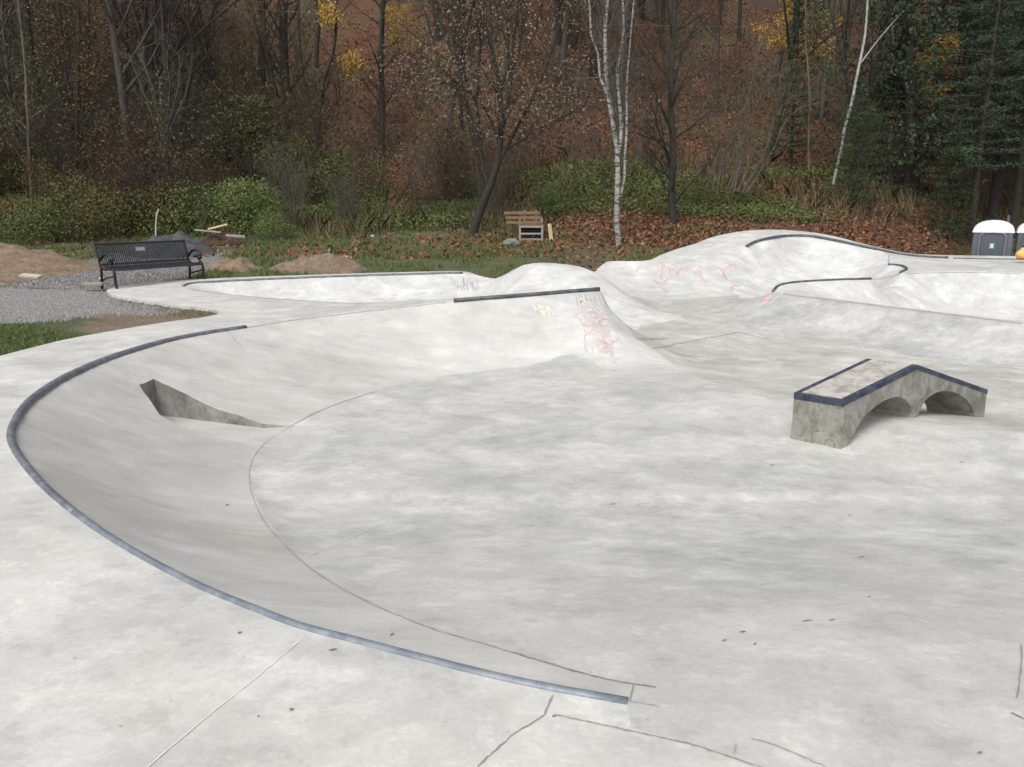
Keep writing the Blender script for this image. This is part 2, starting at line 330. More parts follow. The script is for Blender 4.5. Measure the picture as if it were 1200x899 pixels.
NaNc = lambda l: np.c_[cr([(a[0], a[1], 0.) for a in l], .15)[:, :2], np.full(len(cr([(a[0], a[1], 0.) for a in l], .15)), np.nan)]
CRV.append((NaNc([(-.9, 17.4), (-.7, 15.9), (.1, 14.6), (1.2, 14.5), (2.3, 14.7), (3.3, 15.6), (2.6, 17.0)]), False))
CRV.append((NaNc([(2.3, 14.7), (2.2, 14.2), foot2[0]]), False))
CRV.append((NaNc([P(1010, 965, 0), P(900, 900, 0), P(870, 890, 0), P(800, 868, 0), P(740, 851, 0)]), False))
def build_surface(extra):
    pts = []; zz = []; edges = []; ehard = []
    for ci, (a, hard) in enumerate(CRV + extra):
        n0 = len(pts)
        if ci == OUTI:
            a = a[:-1]
        for p in a: pts.append((p[0], p[1])); zz.append(p[2])
        for k in range(len(a)-1): edges.append((n0+k, n0+k+1)); ehard.append(hard)
        if ci == OUTI: edges.append((n0+len(a)-1, n0)); ehard.append(False)
    known = np.array(pts)
    cand = []
    for (y0, y1, h) in ((-3, 1, .3), (1, 13, .14), (13, 22.5, .17)):
        gx, gy = np.meshgrid(np.arange(-8, 17, h), np.arange(y0, y1, h*.87))
        gx = gx + (np.arange(gx.shape[0]) % 2)[:, None]*h/2
        g = np.c_[gx.ravel(), gy.ravel()]
        vis = (np.abs(g[:, 0]) < .70*np.maximum(g[:, 1], 0)+1.0)
        keep = vis | (rng.random(len(g)) < .12); g = g[keep]
        g = g + rng.uniform(-.1, .1, g.shape)*h
        g = g[inpoly(g[:, 0], g[:, 1], OUT)]
        ok = np.ones(len(g), bool)
        for i0 in range(0, len(g), 2000):
            d = np.sqrt(((g[i0:i0+2000, None]-known[None])**2).sum(-1)).min(1); ok[i0:i0+2000] = d > h*.5
        cand.append(g[ok])
    g = np.vstack(cand)
    allp = [Vector(p) for p in pts]+[Vector((float(a), float(b))) for a, b in g]
    v, e, f, ov, oe, of = delaunay_2d_cdt(allp, edges, [], 0, 1e-4, True)
    V = np.array([(p.x, p.y) for p in v]); n = len(V); z = np.full(n, np.nan)
    for i, o in enumerate(ov):
        for k in o:
            if k < len(zz) and not np.isnan(zz[k]): z[i] = zz[k]; break
    T = np.array([list(t) for t in f if len(t) == 3]); c = V[T].mean(1)
    T = T[inpoly(c[:, 0], c[:, 1], OUT)]
    E = np.unique(np.sort(np.vstack([T[:, [0, 1]], T[:, [1, 2]], T[:, [2, 0]]]), axis=1), axis=0)
    used = np.zeros(n, bool); used[T.ravel()] = True
    fixed = ~np.isnan(z); z[~fixed] = -.3
    w = 1/np.maximum(np.linalg.norm(V[E[:, 0]]-V[E[:, 1]], axis=1), .02)
    deg = np.zeros(n); np.add.at(deg, E[:, 0], w); np.add.at(deg, E[:, 1], w); deg[deg == 0] = 1
    free = ~fixed
    def Lap(x):
        r = deg*x; np.add.at(r, E[:, 0], -w*x[E[:, 1]]); np.add.at(r, E[:, 1], -w*x[E[:, 0]]); return r
    x = z.copy(); r = np.where(free, -Lap(x), 0); d = r/deg; rz = (r*r/deg).sum()
    for it in range(900):
        Ad = np.where(free, Lap(d), 0); al = rz/((d*Ad).sum()+1e-30); x = x+al*d; r = r-al*Ad; rz2 = (r*r/deg).sum()
        if rz2 < 1e-12: break
        d = r/deg + rz2/rz*d; rz = rz2
    hardset = set(); pin = np.zeros(n, bool)
    for i, o in enumerate(oe):
        if any(k < len(edges) and ehard[k] for k in o):
            a, b = e[i]; hardset.add((min(a, b), max(a, b))); pin[[a, b]] = True
    # boundary stays
    Ee = np.sort(np.vstack([T[:, [0, 1]], T[:, [1, 2]], T[:, [2, 0]]]), axis=1); u, cnt = np.unique(Ee, axis=0, return_counts=True)
    pin[u[cnt == 1].ravel()] = True
    for it in range(12):
        s = np.zeros(n); np.add.at(s, E[:, 0], w*x[E[:, 1]]); np.add.at(s, E[:, 1], w*x[E[:, 0]])
        x = np.where(pin, x, .45*x+.55*s/deg)
    fl = inpoly(V[:, 0], V[:, 1], [tuple(p[:2]) for p in seamA]+[(1.5, 8.6), (2.3, 7.0), (6, 4.6), (12, 3), (12, -3), (1.5, -3), (.62, 2.0)]) & ~pin
    fl &= np.sqrt(((V[:, None]-seamA[None, ::3, :2])**2).sum(-1)).min(1) > .12
    for it in range(70):
        s = np.zeros(n); np.add.at(s, E[:, 0], w*x[E[:, 1]]); np.add.at(s, E[:, 1], w*x[E[:, 0]])
        x = np.where(fl, s/deg, x)
    nf = fl & (V[:, 1] < 5.9) & (V[:, 0] < 5.2) & (V[:, 1] > 1.5); x = np.where(nf, np.array([zb(q) for q in V[:, 1]]), x)
    return np.c_[V, x], T, hardset, u[cnt == 1]
V3, TR, HS, BE = build_surface([])
bv = BVHTree.FromPolygons([tuple(v) for v in V3.tolist()], [tuple(t) for t in TR.tolist()])
def hit(px, py, tree=None):
    h = (tree or bv).ray_cast(Vector(EYE), Vector(ray(px, py)).normalized()); return h
# slot cut into the quarter: pick its mouth on the surface, then solve again with its outline as hard edges
slot_px = [(163, 450), (180, 443), (308, 496.5), (345, 498), (320, 522), (232, 506), (187, 485)]
sl3 = [np.array(hit(*p)[0]) for p in slot_px]
SLOT = sl3; NS = len(SLOT)
print('SLOT', [np.round(q, 2).tolist() for q in SLOT])
def seg(a, b): 
    q = cr([a, b], .1); q[:, 2] = np.nan; return q
ring = [seg(SLOT[i], SLOT[(i+1) % NS]) for i in range(NS)]
V3, TR, HS, BE = build_surface([(r_, True) for r_ in ring])
cen = V3[TR].mean(1)
ins = inpoly(cen[:, 0], cen[:, 1], SLOT); TRall = TR; TR = TR[~ins]; cen = cen[~ins]
bv = BVHTree.FromPolygons([tuple(v) for v in V3.tolist()], [tuple(t) for t in TRall.tolist()])
def hz(x, y):
    h = bv.ray_cast(Vector((x, y, 5)), Vector((0, 0, -1))); return h[0].z if h[0] else None
me = mesh_np('tmp', V3, TR, None, True)
att = me.attributes.new('sharp_edge', 'BOOLEAN', 'EDGE')
ev = np.zeros(len(me.edges)*2, np.int32); me.edges.foreach_get('vertices', ev); ev = np.sort(ev.reshape(-1, 2), axis=1)
att.data.foreach_set('value', np.array([(a, b) in HS for a, b in ev.tolist()], bool)); me.update()
CN = np.zeros(len(me.loops)*3, np.float32); me.corner_normals.foreach_get('vector', CN); CN = CN.reshape(-1, 3, 3)
PV = np.zeros(len(me.loops), np.int32); me.loops.foreach_get('vertex_index', PV); PV = PV.reshape(-1, 3)
if CN[:, :, 2].mean() < 0: me.flip_normals(); CN = -CN; PV = PV[:, ::-1]; CN = CN[:, ::-1]
bpy.data.meshes.remove(me)
xy = lambda a: [tuple(p[:2]) for p in a]
x_, y_ = cen[:, 0], cen[:, 1]; reg = np.zeros(len(cen), int)   # 0 deck
i_h = int(np.argmin(np.linalg.norm(hip-seamA[-1], axis=1)))
polyA = xy(rimA)+xy(hip[1:i_h+1])+xy(seamA[::-1])
polyFl = xy(seamA)+xy(hip[i_h:])+[(20, 4), (20, -9), (3, -9)]+[tuple(P(*q)[:2]) for q in ((1010, 965, 0), (900, 900, 0), (870, 890, 0), (800, 868, 0), (735, 850, 0), (742, 824, 0))]
footD = list(CRV[-3][0])+W3([(2.1, 18.6, 0), (-.5, 19, 0)])
polyB = xy(Bfar)+xy(Brise[1:])+xy(CRV[-3][0][:int(len(CRV[-3][0])*.55)])+[(1.2, 14.5), (2.3, 14.7), (2.2, 14.2)]+xy(foot2[:1])+xy(hip[:1])+xy(Bnear[::-1])
polyM = xy(hip)+[(14, 5), (14, 11)]+xy(Hbot[::-1])+xy(Ebot[:int(len(Ebot)*.55)][::-1])+[(2.1, 17.6), (3.3, 15.6), (2.3, 14.7)]+xy(foot2[:1])
polyEF = xy(Erim)+xy(Fcop[1:iF+1])+xy(Ghook[::-1])+xy(Gmid[::-1])+xy(Gcop[::-1])+xy(Hbot[:1])+xy(Ebot[:int(len(Ebot)*.55)][::-1])+[(2.1, 17.6), (2.1, 18.8)]
polyI = xy(Gcop)+xy(Gmid[1:])+xy(Iback[1:])+xy(Htop[::-1])
polyH = xy(Htop)+xy(Hbot[::-1])+xy(Gcop[:1])
for k, poly in ((6, polyH), (3, polyM), (7, polyEF), (5, polyB), (8, polyI), (1, polyFl), (4, polyA), (9, xy(footD))):
    reg[inpoly(x_, y_, poly)] = k
reg[(reg == 4) & (x_ > -1.3) & (y_ > 9)] = 2
cap = (reg == 0) & (y_ > 19.5) & (x_ < 9.6) & (x_ > 1.8); reg[cap] = 7
reg[(reg == 0) & (x_ > 9.2) & (y_ > 17)] = 10
def sub(k): return np.where(reg == k)[0]
def region_mesh(name, k, mat, parent=None, skirt=True):
    idx = sub(k); T = PV[idx]; u, inv = np.unique(T, return_inverse=True)
    me = mesh_np(name, V3[u], inv.reshape(-1, 3), mat, True)
    o = bpy.data.objects.new(name, me); COL.objects.link(o)
    me.normals_split_custom_set(CN[idx].reshape(-1, 3).tolist())
    if parent is not None:
        o.parent = parent; me.transform(Matrix.Translation(-parent.location))
    return o
def feature(name, k, mat, label, cat, part):
    idx = sub(k); c = cen[idx].mean(0); z = V3[TR[idx].ravel(), 2].min()
    e = empty(name, (float(c[0]), float(c[1]), float(z)), label, cat)
    region_mesh(part, k, mat, e); return e
tag(region_mesh('skatepark_floor', 1, M_floor), kind='structure')
tag(region_mesh('lower_floor', 3, M_mid), kind='structure')
tag(region_mesh('pavement', 0, M_deck), kind='structure')
tag(region_mesh('raised_pavement', 10, M_deck), kind='structure')
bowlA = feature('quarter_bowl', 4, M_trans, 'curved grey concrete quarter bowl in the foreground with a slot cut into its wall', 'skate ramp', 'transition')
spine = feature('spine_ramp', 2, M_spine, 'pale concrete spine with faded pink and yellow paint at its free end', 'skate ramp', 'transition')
bowlB = feature('shallow_bowl', 5, M_white, 'shallow white concrete bowl behind the spine, nearest the black bench', 'skate bowl', 'bowl_wall')
mound = feature('concrete_mound', 9, M_white, 'smooth rounded concrete hump below the wooden bench', 'skate mound', 'hump')
wallF = feature('back_bowl', 7, M_white, 'tallest curved concrete wall with red scribbles at the back of the park', 'skate bowl', 'bowl_wall')
bankH = feature('bank_ramp', 6, M_bank, 'mottled grey straight bank behind the arched ledge', 'skate ramp', 'bank')
bowlI = feature('side_bowl', 8, M_white, 'white concrete bowl between the mottled bank and the portable toilets', 'skate bowl', 'bowl_wall')
# slot walls and floor
mbw = MB(); zf_ = -.6
pl = []
for i in range(NS):
    a, b = SLOT[i], SLOT[(i+1) % NS]
    n = 10
    for k in range(n): q = a*(1-k/n)+b*k/n; pl.append((q[0], q[1]))
vz = []
for q in pl:
    z = hz(q[0], q[1]); vz.append((q[0], q[1], z))
n = len(vz)
Vs = [(x, y, z) for x, y, z in vz]+[(x, y, min(zf_, z-.002)) for x, y, z in vz]
mbw.add(Vs, [(i, (i+1) % n, n+(i+1) % n, n+i) for i in range(n)])
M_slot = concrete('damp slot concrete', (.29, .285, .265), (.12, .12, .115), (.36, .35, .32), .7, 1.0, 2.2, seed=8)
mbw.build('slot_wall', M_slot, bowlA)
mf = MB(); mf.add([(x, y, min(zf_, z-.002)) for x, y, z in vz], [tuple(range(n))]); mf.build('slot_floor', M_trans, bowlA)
# skirt round the outline, so the slab has thickness where grass and slope meet it
sk = MB(); Vo = [(p[0], p[1], p[2]) for p in OUT]
nO = len(Vo); sk.add(Vo+[(x, y, z-1.6) for x, y, z in Vo], [(i, (i+1) % nO, nO+(i+1) % nO, nO+i) for i in range(nO)])
tag(sk.build('pavement_edge', M_deck), kind='structure')
# copings
def coping(curve, r, parent, mat, inward, drop=.3):
    c = np.array(curve); T = np.gradient(c, axis=0); T /= np.linalg.norm(T, axis=1, keepdims=True)
    N = np.c_[-T[:, 1], T[:, 0], 0*T[:, 0]]*inward; r = np.full(len(c), r) if np.isscalar(r) else r
    c = c+N*(r*.45)[:, None]; c[:, 2] -= r*drop
    m = MB(); m.tube(c, r, 10); return m.build('coping', mat, parent, smooth=True)
tt = np.linspace(0, 1, len(A1)); ra = np.interp(tt, [0, .25, .5, .62, .8, 1], [.02, .022, .03, .042, .042, .034])
sp = int(len(A1)*.3)
coping(A1[:sp+1], ra[:sp+1], bowlA, M_copn, -1); coping(A1[sp:], ra[sp:], bowlA, M_cop, -1)
i0 = int(np.argmin(np.linalg.norm(A2-P(527, 353, .2), axis=1))); coping(A2[i0:], .03, spine, M_cop_far, -1, -.2)
coping(Bfar, .032, bowlB, M_cop, -1); 
coping(Fcop[:int(len(Fcop)*.6)], .036, wallF, M_cop_far, -1, -.5); coping(Gcop, .032, wallF, M_cop_far, 1, 0); coping(Ghook, .032, wallF, M_cop_far, 1, 0)
fc = Fcop[int(len(Fcop)*.6):]; coping(fc, .022, bowlI, M_cop, -1, -.4)
# ---------------------------------------------------------------- marks lying on the concrete
def mark(name, pts, w, mat, parent=None, lift=.004, step=3., label=None, wob=0, taper=False, struct=False):
    p = cr(pts, step)
    if wob: p = p+rng.normal(0, wob, p.shape)
    L = []; Rr = []; cs = []
    for a in p:
        h = hit(a[0], a[1])
        if h[0] is None: continue
        nrm = Vector(h[1]); nrm = nrm if nrm.z > 0 else -nrm; cs.append((np.array(h[0]), np.array(nrm)))
    if len(cs) < 2: return None
    c = np.array([q[0]+q[1]*lift for q in cs]); nn = np.array([q[1] for q in cs])
    T = np.gradient(c, axis=0); T /= np.linalg.norm(T, axis=1, keepdims=True)+1e-9
    side = np.cross(T, nn); side /= np.linalg.norm(side, axis=1, keepdims=True)+1e-9
    ww = np.full(len(c), w)*rng.uniform(.4, 1.35, len(c)) if wob or taper else np.full(len(c), w)
    if taper: ww *= np.sin(np.linspace(.25, np.pi-.25, len(c)))
    V = np.vstack([c-side*ww[:, None]/2, c+side*ww[:, None]/2]); n = len(c)
    m = MB(); m.add(V, [(i, i+1, n+i+1, n+i) for i in range(n-1)])
    o = m.build(name, mat, parent)
    if struct: tag(o, kind='structure')
    if label: o['label'] = label
    return o
# ================================================================ ground and hillside
def Tz(x, y):
    x = np.asarray(x, float); y = np.asarray(y, float)
    yy = y + 1.2*np.sin(x*.21+.6) + .5*np.sin(x*.63)
    yy = np.where(y < 20, y, yy*sstep(20, 24, y)+y*(1-sstep(20, 24, y)))
    z = np.interp(yy, [0, 16.5, 20, 24, 27, 30, 34, 40, 50, 70, 100, 180], [-.03, -.03, .22, .62, 1.35, 2.4, 4.1, 7.2, 12.8, 25.5, 43, 80])
    z = z + sstep(24, 34, y)*(vnoise(x, y, .28, 1)*.8+vnoise(x, y, .09, 2)*2.4) + sstep(17, 22, y)*vnoise(x, y, 1.1, 3)*.12
    z = z - 1.2*sstep(9.8, 12, x)*(1-sstep(24, 28, y))*sstep(17, 20, y)
    z = z - .6*sstep(9, 16, x)*(1-sstep(26, 36, y))*sstep(19, 24, y)
    return z
def ground_z(x, y):
    x = np.atleast_1d(np.asarray(x, float)); y = np.atleast_1d(np.asarray(y, float)); z = Tz(x, y)
    m = (y < 25)
    if m.any():
        q = np.c_[x[m], y[m]]; zz = z[m]
        for i0 in range(0, len(q), 2000):
            d = np.sqrt(((q[i0:i0+2000, None]-OUT[None, :, :2])**2).sum(-1)); k = d.argmin(1); dm = d[np.arange(len(k)), k]
            zo = OUT[k, 2]-.05; w = sstep(.05, 1.3, dm); zi = zz[i0:i0+2000]
            tgt = np.where((zo > zi), np.minimum(zo, zi+.0), zo)
            tgt = np.where(q[i0:i0+2000, 1] < 19, zo, tgt)
            zz[i0:i0+2000] = tgt*(1-w)+zi*w
        z[m] = zz
    return z
def gz(x, y): return float(ground_z([x], [y])[0])
def G(px, py):
    d = ray(px, py); t = 8.
    while t < 140:
        p = EYE+d*t
        if p[2] <= float(Tz(p[0], p[1])): return p
        t += .1
    return EYE+d*60
gp = []; rs = np.random.default_rng(3)
for (y0, y1, h) in ((-6, 8, .8), (8, 24, .2), (24, 34, .35), (34, 60, .9), (60, 180, 4)):
    gx, gy = np.meshgrid(np.arange(-130, 130, h), np.arange(y0, y1, h)); g = np.c_[gx.ravel(), gy.ravel()]
    lim = .72*np.maximum(g[:, 1], 6)+5; keep = (np.abs(g[:, 0]) < lim) | (rs.random(len(g)) < .02); g = g[keep]+rs.uniform(-.25, .25, (keep.sum(), 2))*h
    g = g[~inpoly(g[:, 0], g[:, 1], OUT)]
    if y0 < 24:
        ok = np.ones(len(g), bool)
        for i0 in range(0, len(g), 2000): ok[i0:i0+2000] = np.sqrt(((g[i0:i0+2000, None]-OUT[None, :, :2])**2).sum(-1)).min(1) > .1
        g = g[ok]
    gp.append(g)
gp = np.vstack(gp+[np.array([(-200, -60), (200, -60), (200, 180), (-200, 180), (-200, 40), (200, 40)], float)])
nO = len(OUT)
v, e, f, ov, oe, of = delaunay_2d_cdt([Vector((float(p[0]), float(p[1]))) for p in OUT]+[Vector((float(a), float(b))) for a, b in gp], [(i, (i+1) % nO) for i in range(nO)], [], 0, 1e-4, True)
GV = np.array([(p.x, p.y) for p in v]); GT = np.array([list(t) for t in f if len(t) == 3]); c = GV[GT].mean(1)
GT = GT[~inpoly(c[:, 0], c[:, 1], OUT)]
GZ = ground_z(GV[:, 0], GV[:, 1])
gm = mesh_np('ground', np.c_[GV, GZ], GT, None, True)
# what covers the ground, by place
def wpoly(l, z=0): return [tuple(P(a, b, z)[:2]) for a, b in l]
pg_gravel = wpoly([(-200, 337), (60, 338), (118, 338), (128, 345), (150, 351), (215, 362), (190, 366), (130, 364), (70, 372), (0, 378), (-200, 380)])
pg_dirt = wpoly([(-60, 420), (30, 412), (60, 398), (75, 385), (100, 368), (200, 358), (262, 358), (262, 372), (200, 382), (60, 404)])
pg_grassL = wpoly([(-400, 376), (-10, 374), (30, 376), (70, 384), (90, 396), (20, 425), (-400, 600)])
pg_back = [(-10.2, 15.6), (-10.6, 18.5), (-10.2, 21.2), (-8.5, 22), (-7.2, 21.2), (-6.9, 18.5), (-7, 17.4), (-7.7, 15.9)]
def cover(x, y):
    nx = x+vnoise(x, y, 1.6, 5)*.5+vnoise(x, y, 5, 6)*.22; ny = y+vnoise(x, y, 1.3, 7)*.7+vnoise(x, y, 5, 8)*.25
    n = len(x); col = np.zeros((n, 3))
    grass = np.array([.08, .11, .042]); dry = np.array([.17, .14, .075]); dirt = np.array([.26, .195, .14]); gravel = np.array([.235, .228, .225])
    lit = np.array([.165, .07, .036]); litd = np.array([.042, .031, .022]); moss = np.array([.07, .095, .035]); blk = np.array([.12, .115, .115])
    a = (vnoise(x, y, .8, 9)+.5)[:, None]; b = (vnoise(x, y, .35, 10)+.5)[:, None]
    pa = sstep(.5, .8, a); g1 = grass*(1-.45*a)+dry*.45*a; g1 = g1*(1-pa*.6)+np.array([.13, .095, .062])*pa*.6
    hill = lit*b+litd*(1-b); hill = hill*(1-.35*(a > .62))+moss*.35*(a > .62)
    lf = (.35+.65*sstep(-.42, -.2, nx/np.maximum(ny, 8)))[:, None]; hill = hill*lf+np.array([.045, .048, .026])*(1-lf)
    t = sstep(25.0, 27.5, ny + .9*vnoise(x, y, .5, 11)*2)[:, None]
    # right of the birch the leaf litter runs down to the concrete
    r = (sstep(2.6, 4.2, nx)*sstep(21.8, 22.6, ny))[:, None]
    mid = (sstep(-2.5, 1.0, nx)*sstep(21.5, 23.5, ny)*.8)[:, None]
    t = np.maximum(t, np.maximum(r, mid)); col = g1*(1-t)+hill*t
    mossy = (sstep(27, 28.5, ny)*(1-sstep(30.5, 32, ny))*(.55+.45*np.sin(nx*.5)))[:, None]*.6; col = col*(1-mossy)+np.array([.075, .105, .036])*mossy
    for poly, cc in ((pg_back, blk*1.15), (pg_dirt, dirt*.92), (pg_gravel, gravel), (pg_grassL, grass)):
        m = inpoly(nx, ny, poly); col[m] = cc
    if n: col *= (1+.25*vnoise(x, y, 3.1, 12))[:, None]
    return col
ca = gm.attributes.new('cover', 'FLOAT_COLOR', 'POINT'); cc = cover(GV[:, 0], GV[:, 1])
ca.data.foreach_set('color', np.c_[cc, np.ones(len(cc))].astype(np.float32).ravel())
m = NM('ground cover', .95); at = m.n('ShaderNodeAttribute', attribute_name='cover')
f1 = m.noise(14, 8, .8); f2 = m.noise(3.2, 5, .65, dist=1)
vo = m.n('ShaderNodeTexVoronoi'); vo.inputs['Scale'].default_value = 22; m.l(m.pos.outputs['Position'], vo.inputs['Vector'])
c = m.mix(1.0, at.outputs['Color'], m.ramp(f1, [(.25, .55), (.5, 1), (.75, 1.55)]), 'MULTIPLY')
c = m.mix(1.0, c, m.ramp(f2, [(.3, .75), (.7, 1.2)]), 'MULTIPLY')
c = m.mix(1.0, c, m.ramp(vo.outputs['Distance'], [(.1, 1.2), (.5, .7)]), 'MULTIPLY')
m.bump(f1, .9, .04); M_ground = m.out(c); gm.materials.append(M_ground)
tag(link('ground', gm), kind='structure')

# heaps
def heap(name, cx, cy, rx, ry, h, mat, label, cat, seed, rot=0):
    n = 44; V = []; m = MB(); rows = 22
    for i in range(rows+1):
        for k in range(n):
            a = 2*math.pi*k/n; r = i/rows*1.0
            lx = math.cos(a)*rx*r*(1+.13*math.sin(3*a+seed)+.07*math.sin(7*a+seed*2)); ly = math.sin(a)*ry*r*(1+.1*math.cos(2*a+seed)+.06*math.sin(5*a))
            x = cx+lx*math.cos(rot)-ly*math.sin(rot); y = cy+lx*math.sin(rot)+ly*math.cos(rot)
            prof = max(0, (1-r**1.7))*h*(1+.5*float(vnoise(x, y, 1.1, seed))) + (1-r**3)*(float(vnoise(x, y, 3.7, seed+1))*.2+float(vnoise(x, y, 9, seed+2))*.11)
            V.append((x, y, prof))
    A = np.array(V); z = ground_z(A[:, 0], A[:, 1]); A[:, 2] += z-.03
    fs = [(i*n+k, i*n+(k+1) % n, (i+1)*n+(k+1) % n, (i+1)*n+k) for i in range(rows) for k in range(n)]
    m.add(A, fs); o = m.build(name, mat, smooth=True); return tag(o, label, cat)
def earth(name, a, b, sc=5):
    m = NM(name, .95); f = m.noise(sc, 8, .75, dist=.5); g = m.noise(sc*6, 4, .7)
    c = m.mix(m.ramp(f, [(.38, 0), (.62, 1)]), a, b); c = m.mix(1., c, m.ramp(g, [(.3, .7), (.7, 1.3)]), 'MULTIPLY'); m.bump(f, .8, .06); return m.out(c)
M_dirt = earth('bare earth', (.14, .10, .068), (.26, .19, .13)); M_red = earth('reddish earth', (.14, .098, .07), (.25, .18, .13), 7); M_blk = earth('dark grit', (.038, .038, .042), (.085, .085, .088))
heap('dirt_mound', -12.4, 18.2, 2.8, 2.3, .66, M_dirt, 'broad heap of tan earth at the left edge beside the gravel path', 'dirt heap', 1, .2)
heap('dirt_mound', -4.45, 19.0, 1.15, .7, .34, M_red, 'reddish earth heap on the grass just right of the small one by the bench', 'dirt heap', 4, .1)
heap('dirt_mound', -6.5, 18.9, .7, .45, .33, M_dirt, 'small earth heap right behind the arm of the black bench', 'dirt heap', 6)
heap('grit_mound', -8.9, 21.4, 1.25, .9, .52, M_blk, 'dark grey grit heap behind the back of the black bench', 'grit heap', 9)
# ================================================================ arched ledge
Ax = np.array([.8553, .518, 0.]); Ax /= np.linalg.norm(Ax); Wd = np.array([-.74, .67, 0.]); Wd /= np.linalg.norm(Wd)
B0 = np.array([2.973, 7.036, 0.]); LL = 2.32; WW = .465; TP = 1.036
ledge = empty('arched_ledge', (2.9+.75, 7.07+.7, -.45), 'peaked concrete ledge with two arches and dark blue steel edges', 'skate ledge')
zt = lambda t: -.12+.22*t/TP if t < TP else .10-.395*(t-TP)/(LL-TP)
top = [(t, zt(t)) for t in np.linspace(0, TP, 8)]+[(t, zt(t)) for t in np.linspace(TP, LL, 8)[1:]]
zg = lambda t: (hz(*(B0+Ax*t)[:2]) or -.5)
def arch(t0, t1, zp, z0, z1, n=12):
    o = []
    for k in range(n+1):
        a = math.pi*k/n; s = (1-math.cos(a))/2; base = z0*(1-s)+z1*s; o.append((t0+(t1-t0)*s, base+(zp-(z0+z1)/2)*math.sin(a)**.85))
    return o
bot = [(0, -.85), (.07, -.85)]+arch(.09, 1.05, -.19, -.72, -.50)+arch(1.13, 2.2, -.23, -.50, -.76)+[(2.24, -.85), (LL, -.85)]
prof = bot+top[::-1]
bm = bmesh.new()
f0 = [bm.verts.new(tuple(B0+Ax*t+np.array([0, 0, z]))) for t, z in prof]; f1 = [bm.verts.new(tuple(B0+Ax*t+Wd*WW+np.array([0, 0, z]))) for t, z in prof]
bm.faces.new(f0[::-1]); bm.faces.new(f1)
for i in range(len(prof)): j = (i+1) % len(prof); bm.faces.new((f0[i], f0[j], f1[j], f1[i]))
bmesh.ops.recalc_face_normals(bm, faces=bm.faces); bmesh.ops.triangulate(bm, faces=[f for f in bm.faces if len(f.verts) > 4])
me = bpy.data.meshes.new('body'); bm.to_mesh(me); bm.free()
m = NM('weathered ledge concrete', .8)
f = m.noise(5, 7, .7, dist=.8); dr = m.noise(9, 6, .7, stretch=(1, 1, .16), dist=.3); g = m.noise(40, 4, .7)
c = m.mix(m.ramp(f, [(.35, 0), (.62, 1)]), (.15, .147, .122), (.31, .305, .275)); c = m.mix(m.ramp(dr, [(.52, 0), (.66, .75)]), c, (.13, .125, .10))
c = m.mix(m.ramp(m.noise(17, 5, .7, dist=1), [(.58, 0), (.66, .8)]), c, (.09, .085, .07))
c = m.mix(1., c, m.ramp(g, [(.3, .85), (.7, 1.12)]), 'MULTIPLY'); m.bump(g, .4, .005); me.materials.append(m.out(c))
mt = NM('worn ledge top', .75); f = mt.noise(7, 7, .72, stretch=(1, 1, 1)); 
c = mt.mix(mt.ramp(f, [(.40, 0), (.56, 1)]), (.25, .225, .20), (.41, .395, .37)); M_top = mt.out(c)
o = link('body', me, ledge)
def strip(name, pts, w, h, side, mat):   # a steel angle along a top edge: side = +1 lies towards Wd
    m = MB(); 
    for (a, b) in zip(pts[:-1], pts[1:]):
        a = np.array(a); b = np.array(b); s = side*w; up = np.array([0, 0, .004]); out = -np.sign(side)*.004
        A = [a+Wd*out+up, a+Wd*s+up, a+Wd*s-up*2, a+Wd*out-np.array([0, 0, h])]; Bb = [b+Wd*out+up, b+Wd*s+up, b+Wd*s-up*2, b+Wd*out-np.array([0, 0, h])]
        A.append(a+Wd*(-out)-np.array([0, 0, h])); Bb.append(b+Wd*(-out)-np.array([0, 0, h]))
        V = A+Bb; m.add(V, [(0, 1, 6, 5), (1, 2, 7, 6), (0, 5, 8, 3), (3, 8, 9, 4), (0, 3, 4, 2, 1), (5, 6, 7, 9, 8), (2, 4, 9, 7)])
    return m.build(name, mat, ledge)
def tp(t, w): p = B0+Ax*t+Wd*w; return np.array([p[0], p[1], zt(t)])
pk = [0, TP, LL]
strip('edge_rail', [tp(t, 0) for t in pk], .045, .042, 1, M_blue); strip('edge_rail', [tp(t, WW) for t in pk],   .04, .04, -1, M_blue)
mm = MB(); a, b = tp(0, .0), tp(0, WW); q = tp(.03, 0)
z4 = np.array([0, 0, .0055]); mm.add([a-Ax*.004+z4, b-Ax*.004+z4, b+Ax*.035+z4, a+Ax*.035+z4, a-Ax*.004-np.array([0, 0, .055]), b-Ax*.004-np.array([0, 0, .055])], [(0, 1, 2, 3), (0, 4, 5, 1)]); mm.build('end_rail', M_blue, ledge)
mm = MB()
for t0, t1 in ((.036, TP), (TP, LL)):
    a, b, c_, d = tp(t0, .051), tp(t1, .051), tp(t1, WW-.046), tp(t0, WW-.046); u = np.array([0, 0, .003]); mm.add([a+u, b+u, c_+u, d+u], [(0, 1, 2, 3)])
mm.build('top_slab', M_top, ledge)

